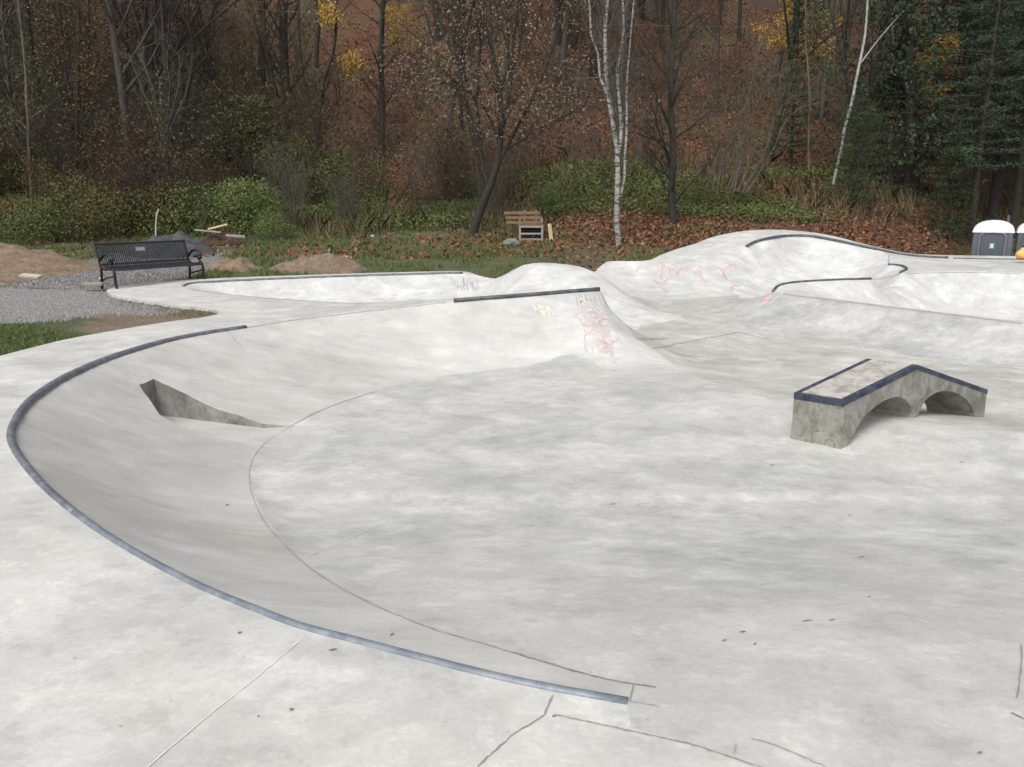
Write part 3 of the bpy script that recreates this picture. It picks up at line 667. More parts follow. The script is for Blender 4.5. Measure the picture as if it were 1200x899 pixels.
# ================================================================ black slatted bench
b0 = np.array([-8.0, 15.9, 0]); b1 = np.array([-6.9, 17.5, 0]); LB = np.linalg.norm(b1-b0); U = (b1-b0)/LB; Nn = np.array([U[1], -U[0], 0])
gzb = gz(*(b0+U*LB/2+Nn*.2)[:2])
bench = empty('park_bench', tuple(b0+U*LB/2+Nn*.22+np.array([0, 0, gzb-.01])), 'black metal slatted bench with curled arms and a small plaque on its back', 'bench')
M_blkm = plain('black bench metal', (.010, .0105, .013), .4, .1, .3, 12); M_slat = plain('dark slat metal', (.022, .024, .032), .36, .1, .3, 12)
Z = np.array([0, 0, 1.]); bp = lambda u, n, z: b0+U*u+Nn*n+Z*(z+gzb-.01)
def bench_curve(): # side section of the slats: up the back, round the seat, down the front lip
    return [(-.13, .86), (-.10, .80), (-.05, .66), (.0, .50), (.02, .45), (.07, .425), (.16, .415), (.30, .425), (.40, .435), (.45, .425), (.475, .385)]
bc = cr([(a, b, 0) for a, b in bench_curve()], .03)
back = MB(); seat = MB(); ns = 46
for k in range(ns):
    u = .05+(LB-.10)*k/(ns-1)
    for (mb_, lo, hi) in ((back, 0, .475), (seat, .475, 1)):
        q = bc[(bc[:, 0] < .015)] if mb_ is back else bc[(bc[:, 0] >= -.002)]
        a = [bp(u-.0135, p[0], p[1]) for p in q]; b = [bp(u+.0135, p[0], p[1]) for p in q]; c_ = [bp(u+.0135, p[0]-.003, p[1]-.008) for p in q]; d = [bp(u-.0135, p[0]-.003, p[1]-.008) for p in q]
        n = len(q); mb_.add(a+b+c_+d, [(i, i+1, n+i+1, n+i) for i in range(n-1)]+[(2*n+i, 2*n+i+1, 3*n+i+1, 3*n+i) for i in range(n-1)]+[(n+i, n+i+1, 2*n+i+1, 2*n+i) for i in range(n-1)]+[(3*n+i, 3*n+i+1, i+1, i) for i in range(n-1)])
for (n_, z_) in ((-.13, .865), (-.01, .47)): back.tube([bp(.02, n_, z_), bp(LB-.02, n_, z_)], .017, 8)
for (n_, z_) in ((.475, .385), (.25, .40)): seat.tube([bp(.02, n_, z_), bp(LB-.02, n_, z_)], .017, 8)
back.build('backrest', M_slat, bench); seat.build('seat', M_slat, bench)
for u in (0.0, LB):
    fr = MB()
    def bar(pts, r, fr=fr): fr.tube([bp(u, *p) for p in cr([(a, b, 0) for a, b in pts], .03)[:, :2]], r, 7)
    bar([(-.16, .88), (-.10, .72), (-.04, .52), (0, .40)], .026)
    bar([(0, .42), (.12, .39), (.30, .40), (.44, .41)], .026)
    fr.build('side_frame', M_blkm, bench, smooth=True)
    for pts in ([(0, .42), (-.01, .25), (-.03, .12), (-.05, 0)], [(.42, .42), (.46, .30), (.455, .15), (.50, 0)]):
        lg = MB(); lg.tube([bp(u, *p) for p in cr([(a, b, 0) for a, b in pts], .03)[:, :2]], .027, 7); lg.build('leg', M_blkm, bench, smooth=True)
    br = MB(); br.tube([bp(u, *p) for p in cr([(a, b, 0) for a, b in [(-.02, .16), (.15, .22), (.30, .24), (.45, .27)]], .03)[:, :2]], .018, 6); br.build('brace', M_blkm, bench, smooth=True)
    ar = MB(); ar.tube([bp(u, *p) for p in cr([(a, b, 0) for a, b in [(-.05, .53), (.03, .60), (.14, .665), (.26, .675), (.36, .65), (.42, .59), (.41, .53), (.35, .50), (.30, .53), (.33, .58)]], .025)[:, :2]], .027, 7)
    ar.tube([bp(u, *p) for p in [(.35, .50), (.36, .46), (.38, .41)]], .022, 6); ar.build('armrest', M_blkm, bench, smooth=True)
M_plq = plain('plaque metal', (.20, .215, .235), .4, .5); pq = MB()
c0 = bp(LB*.46, -.085, .735); u_, w_ = U*.105, (Z*.045+Nn*(-.012)); nrm = np.cross(u_, w_); nrm /= np.linalg.norm(nrm); nrm = nrm if nrm @ Nn > 0 else -nrm
pq.add([c0-u_-w_+nrm*.012, c0+u_-w_+nrm*.012, c0+u_+w_+nrm*.012, c0-u_+w_+nrm*.012, c0-u_-w_+nrm*.002, c0+u_-w_+nrm*.002, c0+u_+w_+nrm*.002, c0-u_+w_+nrm*.002], [(0, 1, 2, 3), (4, 7, 6, 5), (0, 4, 5, 1), (1, 5, 6, 2), (2, 6, 7, 3), (3, 7, 4, 0)])
po = pq.build('plaque', M_plq, bench)
lt = MB()
for k in range(4):   # four raised strokes standing for the plaque's worn lettering
    a = c0+u_*(-.7+.42*k)+nrm*.014; lt.add([a-w_*.5, a+u_*.25-w_*.5, a+u_*.25+w_*.5, a+w_*.5], [(0, 1, 2, 3)])
M_let = plain('plaque lettering', (.42, .43, .45), .5)
lo_ = lt.build('lettering', M_let); lo_.parent = po; lo_.matrix_parent_inverse = Matrix.Translation(-Vector(bench.location))

# ================================================================ toilets
M_tb = plain('slate blue plastic', (.10, .118, .145), .5, 0, .1); M_td = plain('door plastic', (.08, .09, .108), .5, 0, .1); M_tf = plain('pale door surround', (.17, .19, .22), .5)
M_tr = NM('white roof plastic', .45); M_tr.b.inputs['Subsurface Weight'].default_value = 0; M_tr = M_tr.out(M_tr.mix(.0, (.78, .79, .82), (1, 1, 1)))
M_sg = plain('sign blue', (.10, .32, .52), .4); M_sgw = plain('sign white', (.8, .8, .8), .5)
toil = None
def toilet(x, y, z, label):
    t = empty('portable_toilet', (x, y, z), label, 'portable toilet', 'grey portable toilets behind the back wall')
    t.rotation_euler = (0, 0, R(-30)); t.scale = (.80, .80, 1)
    def part(name, mb_, mat, par=t): o = mb_.build(name, mat, None); o.parent = par; return o
    m = MB(); m.box((0, 0, 1.0), (1.16, 1.16, 2.0), bev=.04)
    for s in (-1, 1):
        for k in range(4): m.box((s*.585, -.39+.26*k, 1.05), (.03, .17, 1.7), bev=.01)
        m.box((s*.51, -.585, 1.0), (.12, .035, 1.96), bev=.012)
    part('cabin', m, M_tb)
    m = MB(); m.box((0, -.02, .06), (1.22, 1.24, .12), bev=.02); part('base', m, M_td)
    d = MB(); d.box((0, -.60, 1.0), (.66, .035, 1.84), bev=.02); d.box((0, -.622, .62), (.5, .02, .7), bev=.008); d.box((0, -.622, 1.45), (.5, .02, .6), bev=.008)
    do = part('door', d, M_td)
    h = MB(); h.box((.26, -.645, 1.02), (.05, .04, .16), bev=.01); part('handle', h, M_tf, do)
    s_ = MB(); s_.box((0, -.637, 1.62), (.15, .012, .15), bev=.003); so_ = part('sign', s_, M_sg, do)
    w = MB(); w.box((0, -.6465, 1.64), (.07, .006, .05)); w.box((0, -.6465, 1.585), (.10, .006, .03)); part('pictogram', w, M_sgw, do)
    fr = MB(); pts = [(-.38, -.61, .1), (-.38, -.61, 1.7), (-.36, -.61, 1.88), (-.28, -.61, 1.955), (0, -.61, 1.965), (.28, -.61, 1.955), (.36, -.61, 1.88), (.38, -.61, 1.7), (.38, -.61, .1)]
    fr.tube(cr(pts, .08), .026, 6); part('door_surround', fr, M_tf)
    # vaulted translucent roof
    r = MB(); n = 14; V = []
    for j in range(9):
        yy = -.62+1.24*j/8; e_ = 1-abs(j/4-1)**3*.35
        for k in range(n+1):
            a = math.pi*k/n; V.append((-.61*math.cos(a), yy, 2.0+.30*e_*math.sin(a)**.8))
    r.add(V, [(j*(n+1)+k, j*(n+1)+k+1, (j+1)*(n+1)+k+1, (j+1)*(n+1)+k) for j in range(8) for k in range(n)]+[tuple(range(n+1))[::-1], tuple(range(8*(n+1), 9*(n+1)))])
    r.box((0, 0, 1.99), (1.24, 1.26, .05), bev=.012)
    part('roof', r, M_tr)
    v_ = MB(); v_.tube([(.4, .4, 1.9), (.4, .4, 2.42)], .045, 8); part('vent_pipe', v_, M_td)
    return t
toilet(13.2, 22.6, -1.13, 'grey portable toilet with white domed roof, its whole front in view')
toilet(14.5, 22.75, -1.15, 'grey portable toilet cut off by the right edge of the photo')

# small yellow and black bundle lying on the back edge at the far right
q = P(1196, 303.5, .27); yb = empty('canvas_bag', (q[0], q[1]-.1, q[2]+.0), 'yellow bag with black top and a red trim on the far wall', 'bag')
bm = bmesh.new(); bmesh.ops.create_icosphere(bm, subdivisions=3, radius=1)
for v in bm.verts:
    x, y, z = v.co; k = 1+.12*math.sin(5*x+3*z); v.co = (x*.15*(1.15-.4*max(z, -.3))*k, y*.12*k, (z+.85)*.16)
me = bpy.data.meshes.new('sack'); bm.to_mesh(me); bm.free(); me.polygons.foreach_set('use_smooth', [True]*len(me.polygons)); me.materials.append(plain('yellow canvas', (.62, .42, .13), .8)); o = bpy.data.objects.new('sack', me); COL.objects.link(o); o.parent = yb
t_ = MB(); t_.box((.03, 0, .30), (.13, .11, .06), bev=.02); o = t_.build('flap', M_blkm); o.parent = yb
t_ = MB(); t_.box((0, -.0, .014), (.26, .2, .024), bev=.01); o = t_.build('trim', plain('red trim', (.5, .05, .06), .7)); o.parent = yb
# ================================================================ seams, cracks, paint and stains
def joint(pts, w, mat=M_joint, name='joint', parent=None, **k): return mark(name, pts, w, mat, parent, struct=parent is None, **k)
seam_px = [(768, 806), (735, 801), (700, 794), (650, 780), (600, 765), (550, 750), (500, 735), (440, 710), (400, 690), (370, 671), (350, 655), (330, 635), (310, 612), (298, 588), (292, 565), (294, 545), (303, 527), (318, 513), (345, 497)]
joint(seam_px, .006, wob=.2, step=5)
joint(seam_px[:5],   .006, M_crack, 'crack', wob=.3, step=4)
joint([(345, 497), (370, 484), (405, 470), (440, 459)], .012, M_joint)
joint([(742, 803), (738, 823)], .004, M_crack, 'crack', wob=.3)
joint([(648, 815), (638, 838)],   .006, M_crack, 'crack', wob=.3, step=4)
joint([(650, 838), (700, 849), (760, 862), (810, 873), (850, 886), (900, 903)], .0045, M_crack, 'crack', wob=.3, step=4)
joint([(741, 823), (775, 829)], .003, M_joint, 'crack', wob=.5)
joint([(638, 839), (615, 853), (600, 862), (585, 876), (560, 899)], .0045, M_crack, 'crack', wob=.5, step=5)
joint([(880, 866), (905, 873), (935, 885), (975, 903)], .004, M_joint, 'crack', wob=.3)
joint([(863, 873), (860, 884)], .006, M_joint, 'crack', wob=.5)
joint([(1197, 757), (1196, 790), (1192, 818)], .0045, M_crack, 'crack', wob=.5, step=4)
joint([(1185, 836), (1203, 845)], .008, M_crack, 'crack', wob=.5)
joint([(350, 753), (300, 795), (240, 843), (174, 899), (120, 945)],   .004, M_lightj, wob=.15, step=6)
joint([(360, 652), (405, 634), (470, 603)], .005, M_lightj, wob=.3)
joint([(240, 390), (400, 366.5)], .02, M_lightj) if 0 else None
joint([(290, 384), (340, 376), (400, 368.5), (460, 361.5), (523, 354.5)], .018, M_joint, wob=.15)
joint([(263, 386), (272, 395), (285, 408)], .008, M_joint, wob=.4)
joint([(765, 409), (800, 402), (840, 394.5), (868, 389)], .03, M_joint, wob=.3)
joint([(868, 390), (905, 399)], .02, M_joint, wob=.3)
joint([(746, 397.5), (782, 397)], .10, M_joint, wob=.3, taper=True)
joint([(918, 344.8), (987, 353), (1060, 362), (1130, 370.5), (1198, 379)], .045, M_streak, 'lip_line', bankH)
joint([(1042, 299), (1041, 309)], .03, M_joint, 'joint', wallF)
joint([(225, 339.5), (300, 348.5), (400, 355), (440, 355)], .02, M_joint, 'lip_line', bowlB)
joint([(815, 285.5), (830, 284), (837, 287), (828, 290)], .03, M_joint, wob=.3)
joint([(1300, 440), (1200, 432), (1075, 421), (1010, 407)], .025, M_lightj, wob=.3)
# little spots and gouges
for x, y, w, dx in ((342, 832, .03, 5), (303, 840, .012, 3), (141, 852, .012, 3), (266, 592, .02, 4), (460, 743, .012, -5), (623, 617, .012, 8), (645, 604, .012, 8), (718, 591, .012, 12), (750, 591, .01, 10), (1010, 653, .016, 10), (946, 728, .012, 12), (975, 727, .01, 8),
                    (870, 741, .016, 7), (849, 751, .014, 6), (885, 755, .012, 3), (649, 840, .03, 4), (1148, 883, .014, 6), (280, 742, .012, 3), (88, 772, .01, 3), (510, 775, .01, 3), (905, 545, .02, 6), (1127, 542, .014, 5), (1018, 700, .01, 5), (996, 604, .012, 4), (390, 750+12, .02, 10), (281, 742, .02, 5)):
    joint([(x-dx/2, y+1), (x, y), (x+dx/2, y-(.8 if dx > 0 else -3))], w*.6, M_spot, 'spot', taper=True, step=2)
# red scribbles on the tall wall and elsewhere
E5 = lambda l: [(640+a*.2167, 290+b*.2167) for a, b in l]
for l in ([(490, 135), (500, 110), (540, 92), (590, 95), (618, 125), (600, 155), (575, 150)], [(575, 175), (590, 185), (640, 190), (655, 165)], [(625, 95), (632, 130), (620, 165), (640, 180)], [(625, 100), (665, 110), (670, 140)],
          [(665, 110), (690, 120), (712, 155)], [(735, 105), (715, 130), (712, 160)], [(740, 120), (765, 105), (775, 120)], [(835, 100), (830, 140), (845, 170), (865, 190)], [(600, 190), (640, 230), (665, 240)]):
    mark('scribble', E5(l), .045, M_palepink if l[0][0] < 500 else M_pink, wallF, step=1.5)
for l in ([(915, 100), (950, 125), (962, 150), (978, 178)], [(1000, 93), (970, 112), (950, 130)], [(1000, 235), (1010, 210), (1050, 208)], [(1015, 95), (1030, 97)]):
    mark('scribble', E5(l), .06, M_pink, wallF, step=1.5)
for l in ([(904, 346), (900, 352), (896, 357)], [(900, 345), (896, 352)]): mark('scribble', l, .10, M_pink, wallF, step=1.5)
for l in ([(437, 352.5), (445, 350), (452, 353), (460, 350)], [(476, 352), (484, 351), (494, 352)]): mark('scribble', l, .03, M_pink, bowlB, step=1.5)
E6 = lambda l: [(500+a*.2167, 290+b*.2167) for a, b in l]
rs2 = np.random.default_rng(11)
for k in range(60):   # faded scrawl down the free end of the spine
    t = rs2.random(); cx = 850+t*130+rs2.normal(0, 25); cy = 330+t*230+rs2.normal(0, 20); l = [(cx, cy)]
    for _ in range(3): cx += rs2.normal(12, 22); cy += rs2.normal(14, 22); l.append((cx, cy))
    mark('scribble', E6(l), .018, M_palepink if k % 4 else M_pink, spine, step=2, wob=.5, taper=True)
for k in range(12):
    cx = 860+rs2.normal(0, 18); cy = 275+rs2.normal(0, 10); mark('scribble', E6([(cx, cy), (cx+rs2.normal(0, 9), cy+22), (cx+rs2.normal(0, 9), cy+40)]), .022, M_yel if k % 3 else M_palepink, spine, step=2)
for k in range(9):
    cx = 660+rs2.normal(0, 35); cy = 300+rs2.normal(0, 25); mark('scribble', E6([(cx, cy), (cx+12, cy+14), (cx+rs2.normal(0, 12), cy+30)]), .03, M_yel, spine, step=2)
for k in range(10):
    cx = 800+k*16+rs2.normal(0, 4); mark('scuff', E6([(cx, 252), (cx+8, 275+rs2.random()*20), (cx+18, 300+rs2.random()*35)]), .009, M_streak, spine, step=2, taper=True)
for k in range(16):
    cx = 90+k*12+rs2.normal(0, 6) if k > 5 else 200+rs2.normal(0, 30); cy = 150+rs2.random()*40+(cx-150)*.12; mark('scuff', E6([(cx, cy), (cx+6, cy+25), (cx+14, cy+50)]), .02, M_streak, bowlB, step=2, taper=True)
joint([(1022, 328), (1040, 325), (1056, 320.5)], .035, M_joint, 'lip_line', wallF)
joint([(1064, 320.5), (1090, 320), (1129, 319.4), (1198, 320.6)], .02, M_joint, 'lip_line', bowlI)
# ================================================================ trees and plants
def leafmat(name, cols, rough=.8, trans=0):
    m = NM(name, rough); o = m.ramp(m.pos.outputs['Random Per Island'], [(i/max(1, len(cols)-1), c) for i, c in enumerate(cols)])
    m.b.inputs['Specular IOR Level'].default_value = .2
    oi = m.n('ShaderNodeObjectInfo'); o = m.mix(1., o, m.ramp(oi.outputs['Random'], [(0, .8), (1, 1.2)]), 'MULTIPLY'); return m.out(o)
L_tan = leafmat('tan leaves', [(.09, .06, .035), (.16, .12, .08), (.25, .20, .145), (.12, .08, .05)])
L_rust = leafmat('rust leaves', [(.11, .047, .022), (.16, .072, .034), (.17, .10, .05), (.09, .055, .03)])
L_yel = leafmat('yellow leaves', [(.42, .26, .05), (.55, .36, .08), (.32, .20, .05), (.48, .33, .12)])
L_grn = leafmat('weed leaves', [(.06, .10, .026), (.10, .155, .04), (.15, .205, .06), (.17, .17, .085), (.08, .115, .034), (.11, .11, .05)])
L_olive = leafmat('olive leaves', [(.06, .065, .025), (.10, .095, .035), (.14, .12, .05), (.08, .09, .03)])
L_pine = leafmat('pine needles', [(.025, .048, .03), (.04, .068, .04), (.055, .085, .048), (.075, .09, .05)])
L_hem = leafmat('hemlock needles', [(.025, .05, .022), (.04, .07, .03), (.05, .085, .035)])
L_litter = leafmat('leaf litter', [(.17, .075, .038), (.24, .105, .055), (.12, .055, .036), (.28, .165, .10), (.08, .047, .033)])
L_grass = leafmat('grass blades', [(.07, .11, .035), (.10, .15, .048), (.14, .175, .06), (.18, .17, .09)])
L_dry = leafmat('dry stalks', [(.15, .12, .07), (.22, .18, .11), (.11, .09, .05), (.09, .10, .04)])
B_dark = plain('dark bark', (.032, .027, .023), .95, 0, .35, 7); B_grey = plain('grey bark', (.065, .057, .05), .95, 0, .35, 7)
B_brown = plain('brown twigs', (.055, .042, .036), .95, 0, .3, 5); B_pale = plain('pale stems', (.11, .098, .082), .9, 0, .3, 7)
mb_ = NM('birch bark', .7); f_ = mb_.noise(5, 5, .7, stretch=(.8, .8, 3.2), dist=.6); B_birch = mb_.out(mb_.mix(mb_.ramp(f_, [(.50, 0), (.58, 1)]), (.29, .283, .27), (.05, .045, .042)))
B_paleb = plain('white birch bark', (.34, .33, .32), .7, 0, .25, 5)
def cards(C_, size, n_seed, aspect=.55, up=.0):
    r = np.random.default_rng(n_seed); n = len(C_); a = r.normal(size=(n, 3)); a[:, 2] = a[:, 2]*(1-up)-up*.3; a /= np.linalg.norm(a, axis=1, keepdims=True)+1e-9
    b = r.normal(size=(n, 3)); b = np.cross(a, b); b /= np.linalg.norm(b, axis=1, keepdims=True)+1e-9
    s = (size*r.uniform(.6, 1.4, n))[:, None]; V = np.stack([C_-a*s*.5, C_+b*s*aspect*.5, C_+a*s*.5, C_-b*s*aspect*.5], 1).reshape(-1, 3)
    return V, np.arange(4*n).reshape(-1, 4)
class TB:  # a tree's limbs, gathered as tubes
    def __init__(s, seed): s.r = np.random.default_rng(seed); s.V = []; s.F = []; s.n = 0; s.tips = []
    def tube(s, p, rad, n):
        V, Fq = tube_np(p, rad, n); s.V.append(V); s.F.append(Fq+s.n); s.n += len(V)
    def limb(s, p0, d, L, r0, lvl, maxl, nsub, wob=.12, rise=.15, sides=5, r1=.25, ang=(.5, 1.0), droop=0, start=.25, ratio=(.35, .6)):
        k = 7 if lvl == 0 else (5 if lvl == 1 else 4); p = [np.array(p0, float)]; d = np.array(d, float); d /= np.linalg.norm(d)
        for i in range(k-1):
            d = d+s.r.normal(0, wob, 3)+np.array([0, 0, rise-droop]); d /= np.linalg.norm(d); p.append(p[-1]+d*L/(k-1))
        p = np.array(p); rad = np.linspace(r0, r0*r1, k); s.tube(p, rad, max(3, sides-lvl*1 if lvl < 2 else 3))
        if lvl >= maxl-1: s.tips += [p[i]*(1-t)+p[i+1]*t for i in range(1, k-1) for t in (0., .5)]+[p[-1]]
        if lvl < maxl:
            m = nsub[lvl]
            for j in range(m):
                t = start+(1-start)*(j+s.r.random())/m if lvl == 0 else .2+.8*s.r.random(); q = t*(k-1); i = min(int(q), k-2); pt = p[i]+(p[i+1]-p[i])*(q-i)
                T = p[i+1]-p[i]; T /= np.linalg.norm(T); u = s.r.normal(size=3); u -= T*(u@T); u /= np.linalg.norm(u); a = s.r.uniform(*ang)
                dd = T*math.cos(a)+u*math.sin(a); rr = (r0+(r0*r1-r0)*t)*s.r.uniform(.35, .6)
                s.limb(pt, dd, L*s.r.uniform(*ratio)*(1-.45*t), max(rr, .004), lvl+1, maxl, nsub, wob*1.3, rise, sides, .2, ang, droop, start, ratio)
    def mesh(s, name, mat): return mesh_np(name, np.vstack(s.V), np.vstack(s.F), mat, True)
PROT = {}
def proto_tree(kind, seed, H, r0, maxl=3, nsub=(18, 6, 4), bark=B_grey, leaves=None, nleaf=0, lsize=.09, spreadl=.25, forks=1, lean=0, rng_l=None, **k):
    t = TB(seed); r = t.r
    for f in range(forks):
        d = np.array([r.normal(0, .05)+lean+(r.uniform(-.35, .35) if forks > 1 else 0), r.normal(0, .05)+(r.uniform(-.25, .25) if forks > 1 else 0), 1]); t.limb((r.normal(0, .05)*(forks > 1), 0, -.3), d, H*r.uniform(.85, 1.05), r0/(forks**.4), 0, maxl, nsub, **k)
    parts = [('trunk', t.mesh('trunk', bark))]
    if leaves:
        tips = np.array(t.tips); ii = r.integers(0, len(tips), nleaf); 
        if rng_l: ok = (tips[ii, 2] > rng_l[0]*H) & (tips[ii, 2] < rng_l[1]*H); ii = ii[ok]
        Cc = tips[ii]+r.normal(0, spreadl, (len(ii), 3))*np.array([1, 1, .7]); V, Fq = cards(Cc, lsize, seed+9); parts.append(('crown', mesh_np('crown', V, Fq, leaves)))
    PROT[kind] = parts
    return parts
def put(kind, name, x, y, label, cat, group=None, sc=1., rz=None, z=None, sx=None):
    zz = (gz(x, y) if y < 25 else float(Tz(x, y))) if z is None else z
    e = empty(name, (x, y, zz-.02), label, cat, group, rng.uniform(0, 6.28) if rz is None else rz); e.scale = (sc*(sx or 1), sc*(sx or 1), sc)
    for nm, me in PROT[kind]:
        o = bpy.data.objects.new(nm, me); COL.objects.link(o); o.parent = e
    return e
bare_kw = dict(wob=.07, rise=.10, ang=(.4, .9), start=.3)
for i in range(5): proto_tree('bare%d' % i, 20+i, 13, .11+.02*i, 3, (20, 6, 4), [B_dark, B_grey, B_brown, B_dark, B_grey][i], None, **bare_kw)
for i in range(3): proto_tree('leafy%d' % i, 40+i, 10, .10, 3, (20, 6, 4), [B_dark, B_grey, B_brown][i], [L_rust, L_tan, L_rust][i], 4200, .085, .22, **bare_kw)
proto_tree('fork0', 50, 9, .12, 3, (14, 6, 4), B_dark, L_rust, 900, .085, .2, forks=2, **bare_kw)
proto_tree('fork1', 51, 10, .13, 3, (14, 6, 4), B_dark, None, forks=3, **bare_kw)
for i in range(4): proto_tree('brush%d' % i, 60+i, 3.4, .022, 2, (9, 5), [B_brown, B_pale, B_grey, B_brown][i], [None, None, L_olive, L_rust][i], 900, .08, .1, forks=11, wob=.10, rise=.05, ang=(.3, .8), start=.2)
proto_tree('yellow0', 70, 9, .07, 3, (20, 6, 4), B_grey, L_yel, 8000, .11, .2, rng_l=(.45, 1.1), **bare_kw)
def shrub(kind, seed, w, h, leaf, n, size, stem=B_brown, lumps=9):
    r = np.random.default_rng(seed); cs = np.c_[r.normal(0, w*.33, lumps), r.normal(0, w*.28, lumps), r.uniform(.15, .8, lumps)*h]; ra = r.uniform(.18, .36, lumps)*w
    k = r.integers(0, lumps, n); u = r.normal(size=(n, 3)); u /= np.linalg.norm(u, axis=1, keepdims=True); rr = ra[k]*r.uniform(.35, 1.1, n)**.6
    C_ = cs[k]+u*rr[:, None]*np.array([1, 1, .8]); C_ = C_[C_[:, 2] > .02]; C_ += r.normal(0, .03, C_.shape)
    V, Fq = cards(C_, size, seed+1, .6)
    t = TB(seed+2)
    for j in range(16): a = r.uniform(0, 6.28); t.limb((r.normal(0, w*.12), r.normal(0, w*.12), -.1), (math.cos(a)*.45, math.sin(a)*.45, 1), h*r.uniform(.8, 1.25), .013, 0, 1, (5,), wob=.12, rise=.05)
    PROT[kind] = [('stems', t.mesh('stems', stem)), ('foliage', mesh_np('foliage', V, Fq, leaf))]
for i in range(3): shrub('shrub%d' % i, 80+i*3, 2.6, 1.5, L_grn, 6200, .066)
for i in range(2): shrub('olive%d' % i, 95+i*3, 2.4, 1.4, L_olive, 5000, .062)
shrub('bigbush', 130, 2.6, 4.3, leafmat('grey green leaves', [(.06, .075, .03), (.09, .11, .045), (.13, .14, .06), (.08, .085, .035)]), 5200, .10, lumps=14)
shrub('rust0', 104, 2.4, 1.2, L_rust, 2600, .08)
# conifers: whorls of drooping boughs, needles in flat sprays
def conifer(kind, seed, H, r0, base, reach, mat, dens, bark=B_dark, gap=.45, size=.2):
    r = np.random.default_rng(seed); t = TB(seed); trunk = np.c_[r.normal(0, .03, 9).cumsum(), r.normal(0, .03, 9).cumsum(), np.linspace(-.3, H, 9)]; t.tube(trunk, np.linspace(r0, .02, 9), 8); N_ = []
    z = base*H
    while z < H*.98:
        q = (z/H-base)/(1-base); L = reach*(1-q)**.75*r.uniform(.7, 1.1)+.2; nb = r.integers(3, 6); a0 = r.uniform(0, 6.28); c0 = np.array([np.interp(z, trunk[:, 2], trunk[:, 0]), np.interp(z, trunk[:, 2], trunk[:, 1]), z])
        for b in range(nb):
            a = a0+b*6.28/nb+r.normal(0, .25); Lb = L*r.uniform(.55, 1.1); k = 6; s = np.linspace(0, 1, k)[:, None]; dr = r.uniform(-.05, .25); d = np.array([math.cos(a), math.sin(a), 0]); p = c0+d*s*Lb+np.array([0, 0, 1.])*(s*.18-dr*s**2)*Lb; t.tube(p, np.linspace(.022*Lb**.5, .004, k), 4)
            m = int(dens*Lb); ss = r.uniform(.15, 1.0, m)[:, None]; side = np.array([-d[1], d[0], 0]); w = r.normal(0, .2, m)[:, None]*Lb*(1.1-ss)
            N_.append(c0+d*ss*Lb+side*w+np.array([0, 0, 1.])*((ss*.18-dr*ss**2)*Lb+r.normal(0, .05, m)[:, None]))
        z += gap*r.uniform(.7, 1.3)
    C_ = np.vstack(N_); V, Fq = cards(C_, size, seed+3, .22, up=.3); PROT[kind] = [('trunk', t.mesh('trunk', bark)), ('crown', mesh_np('crown', V, Fq, mat))]
conifer('pine0', 120, 14, .17, .12, 2.9, L_pine, 100, size=.11); conifer('pine1', 121, 12, .15, .22, 2.6, L_pine, 95, size=.11); conifer('pine2', 122, 15, .2, .35, 3.0, L_pine, 95, size=.14)
conifer('hemlock0', 123, 7, .08, .12, 1.7, L_hem, 90, gap=.3, size=.11); conifer('hemlock1', 124, 4, .05, .05, 1.5, L_hem, 110, gap=.22, size=.095)

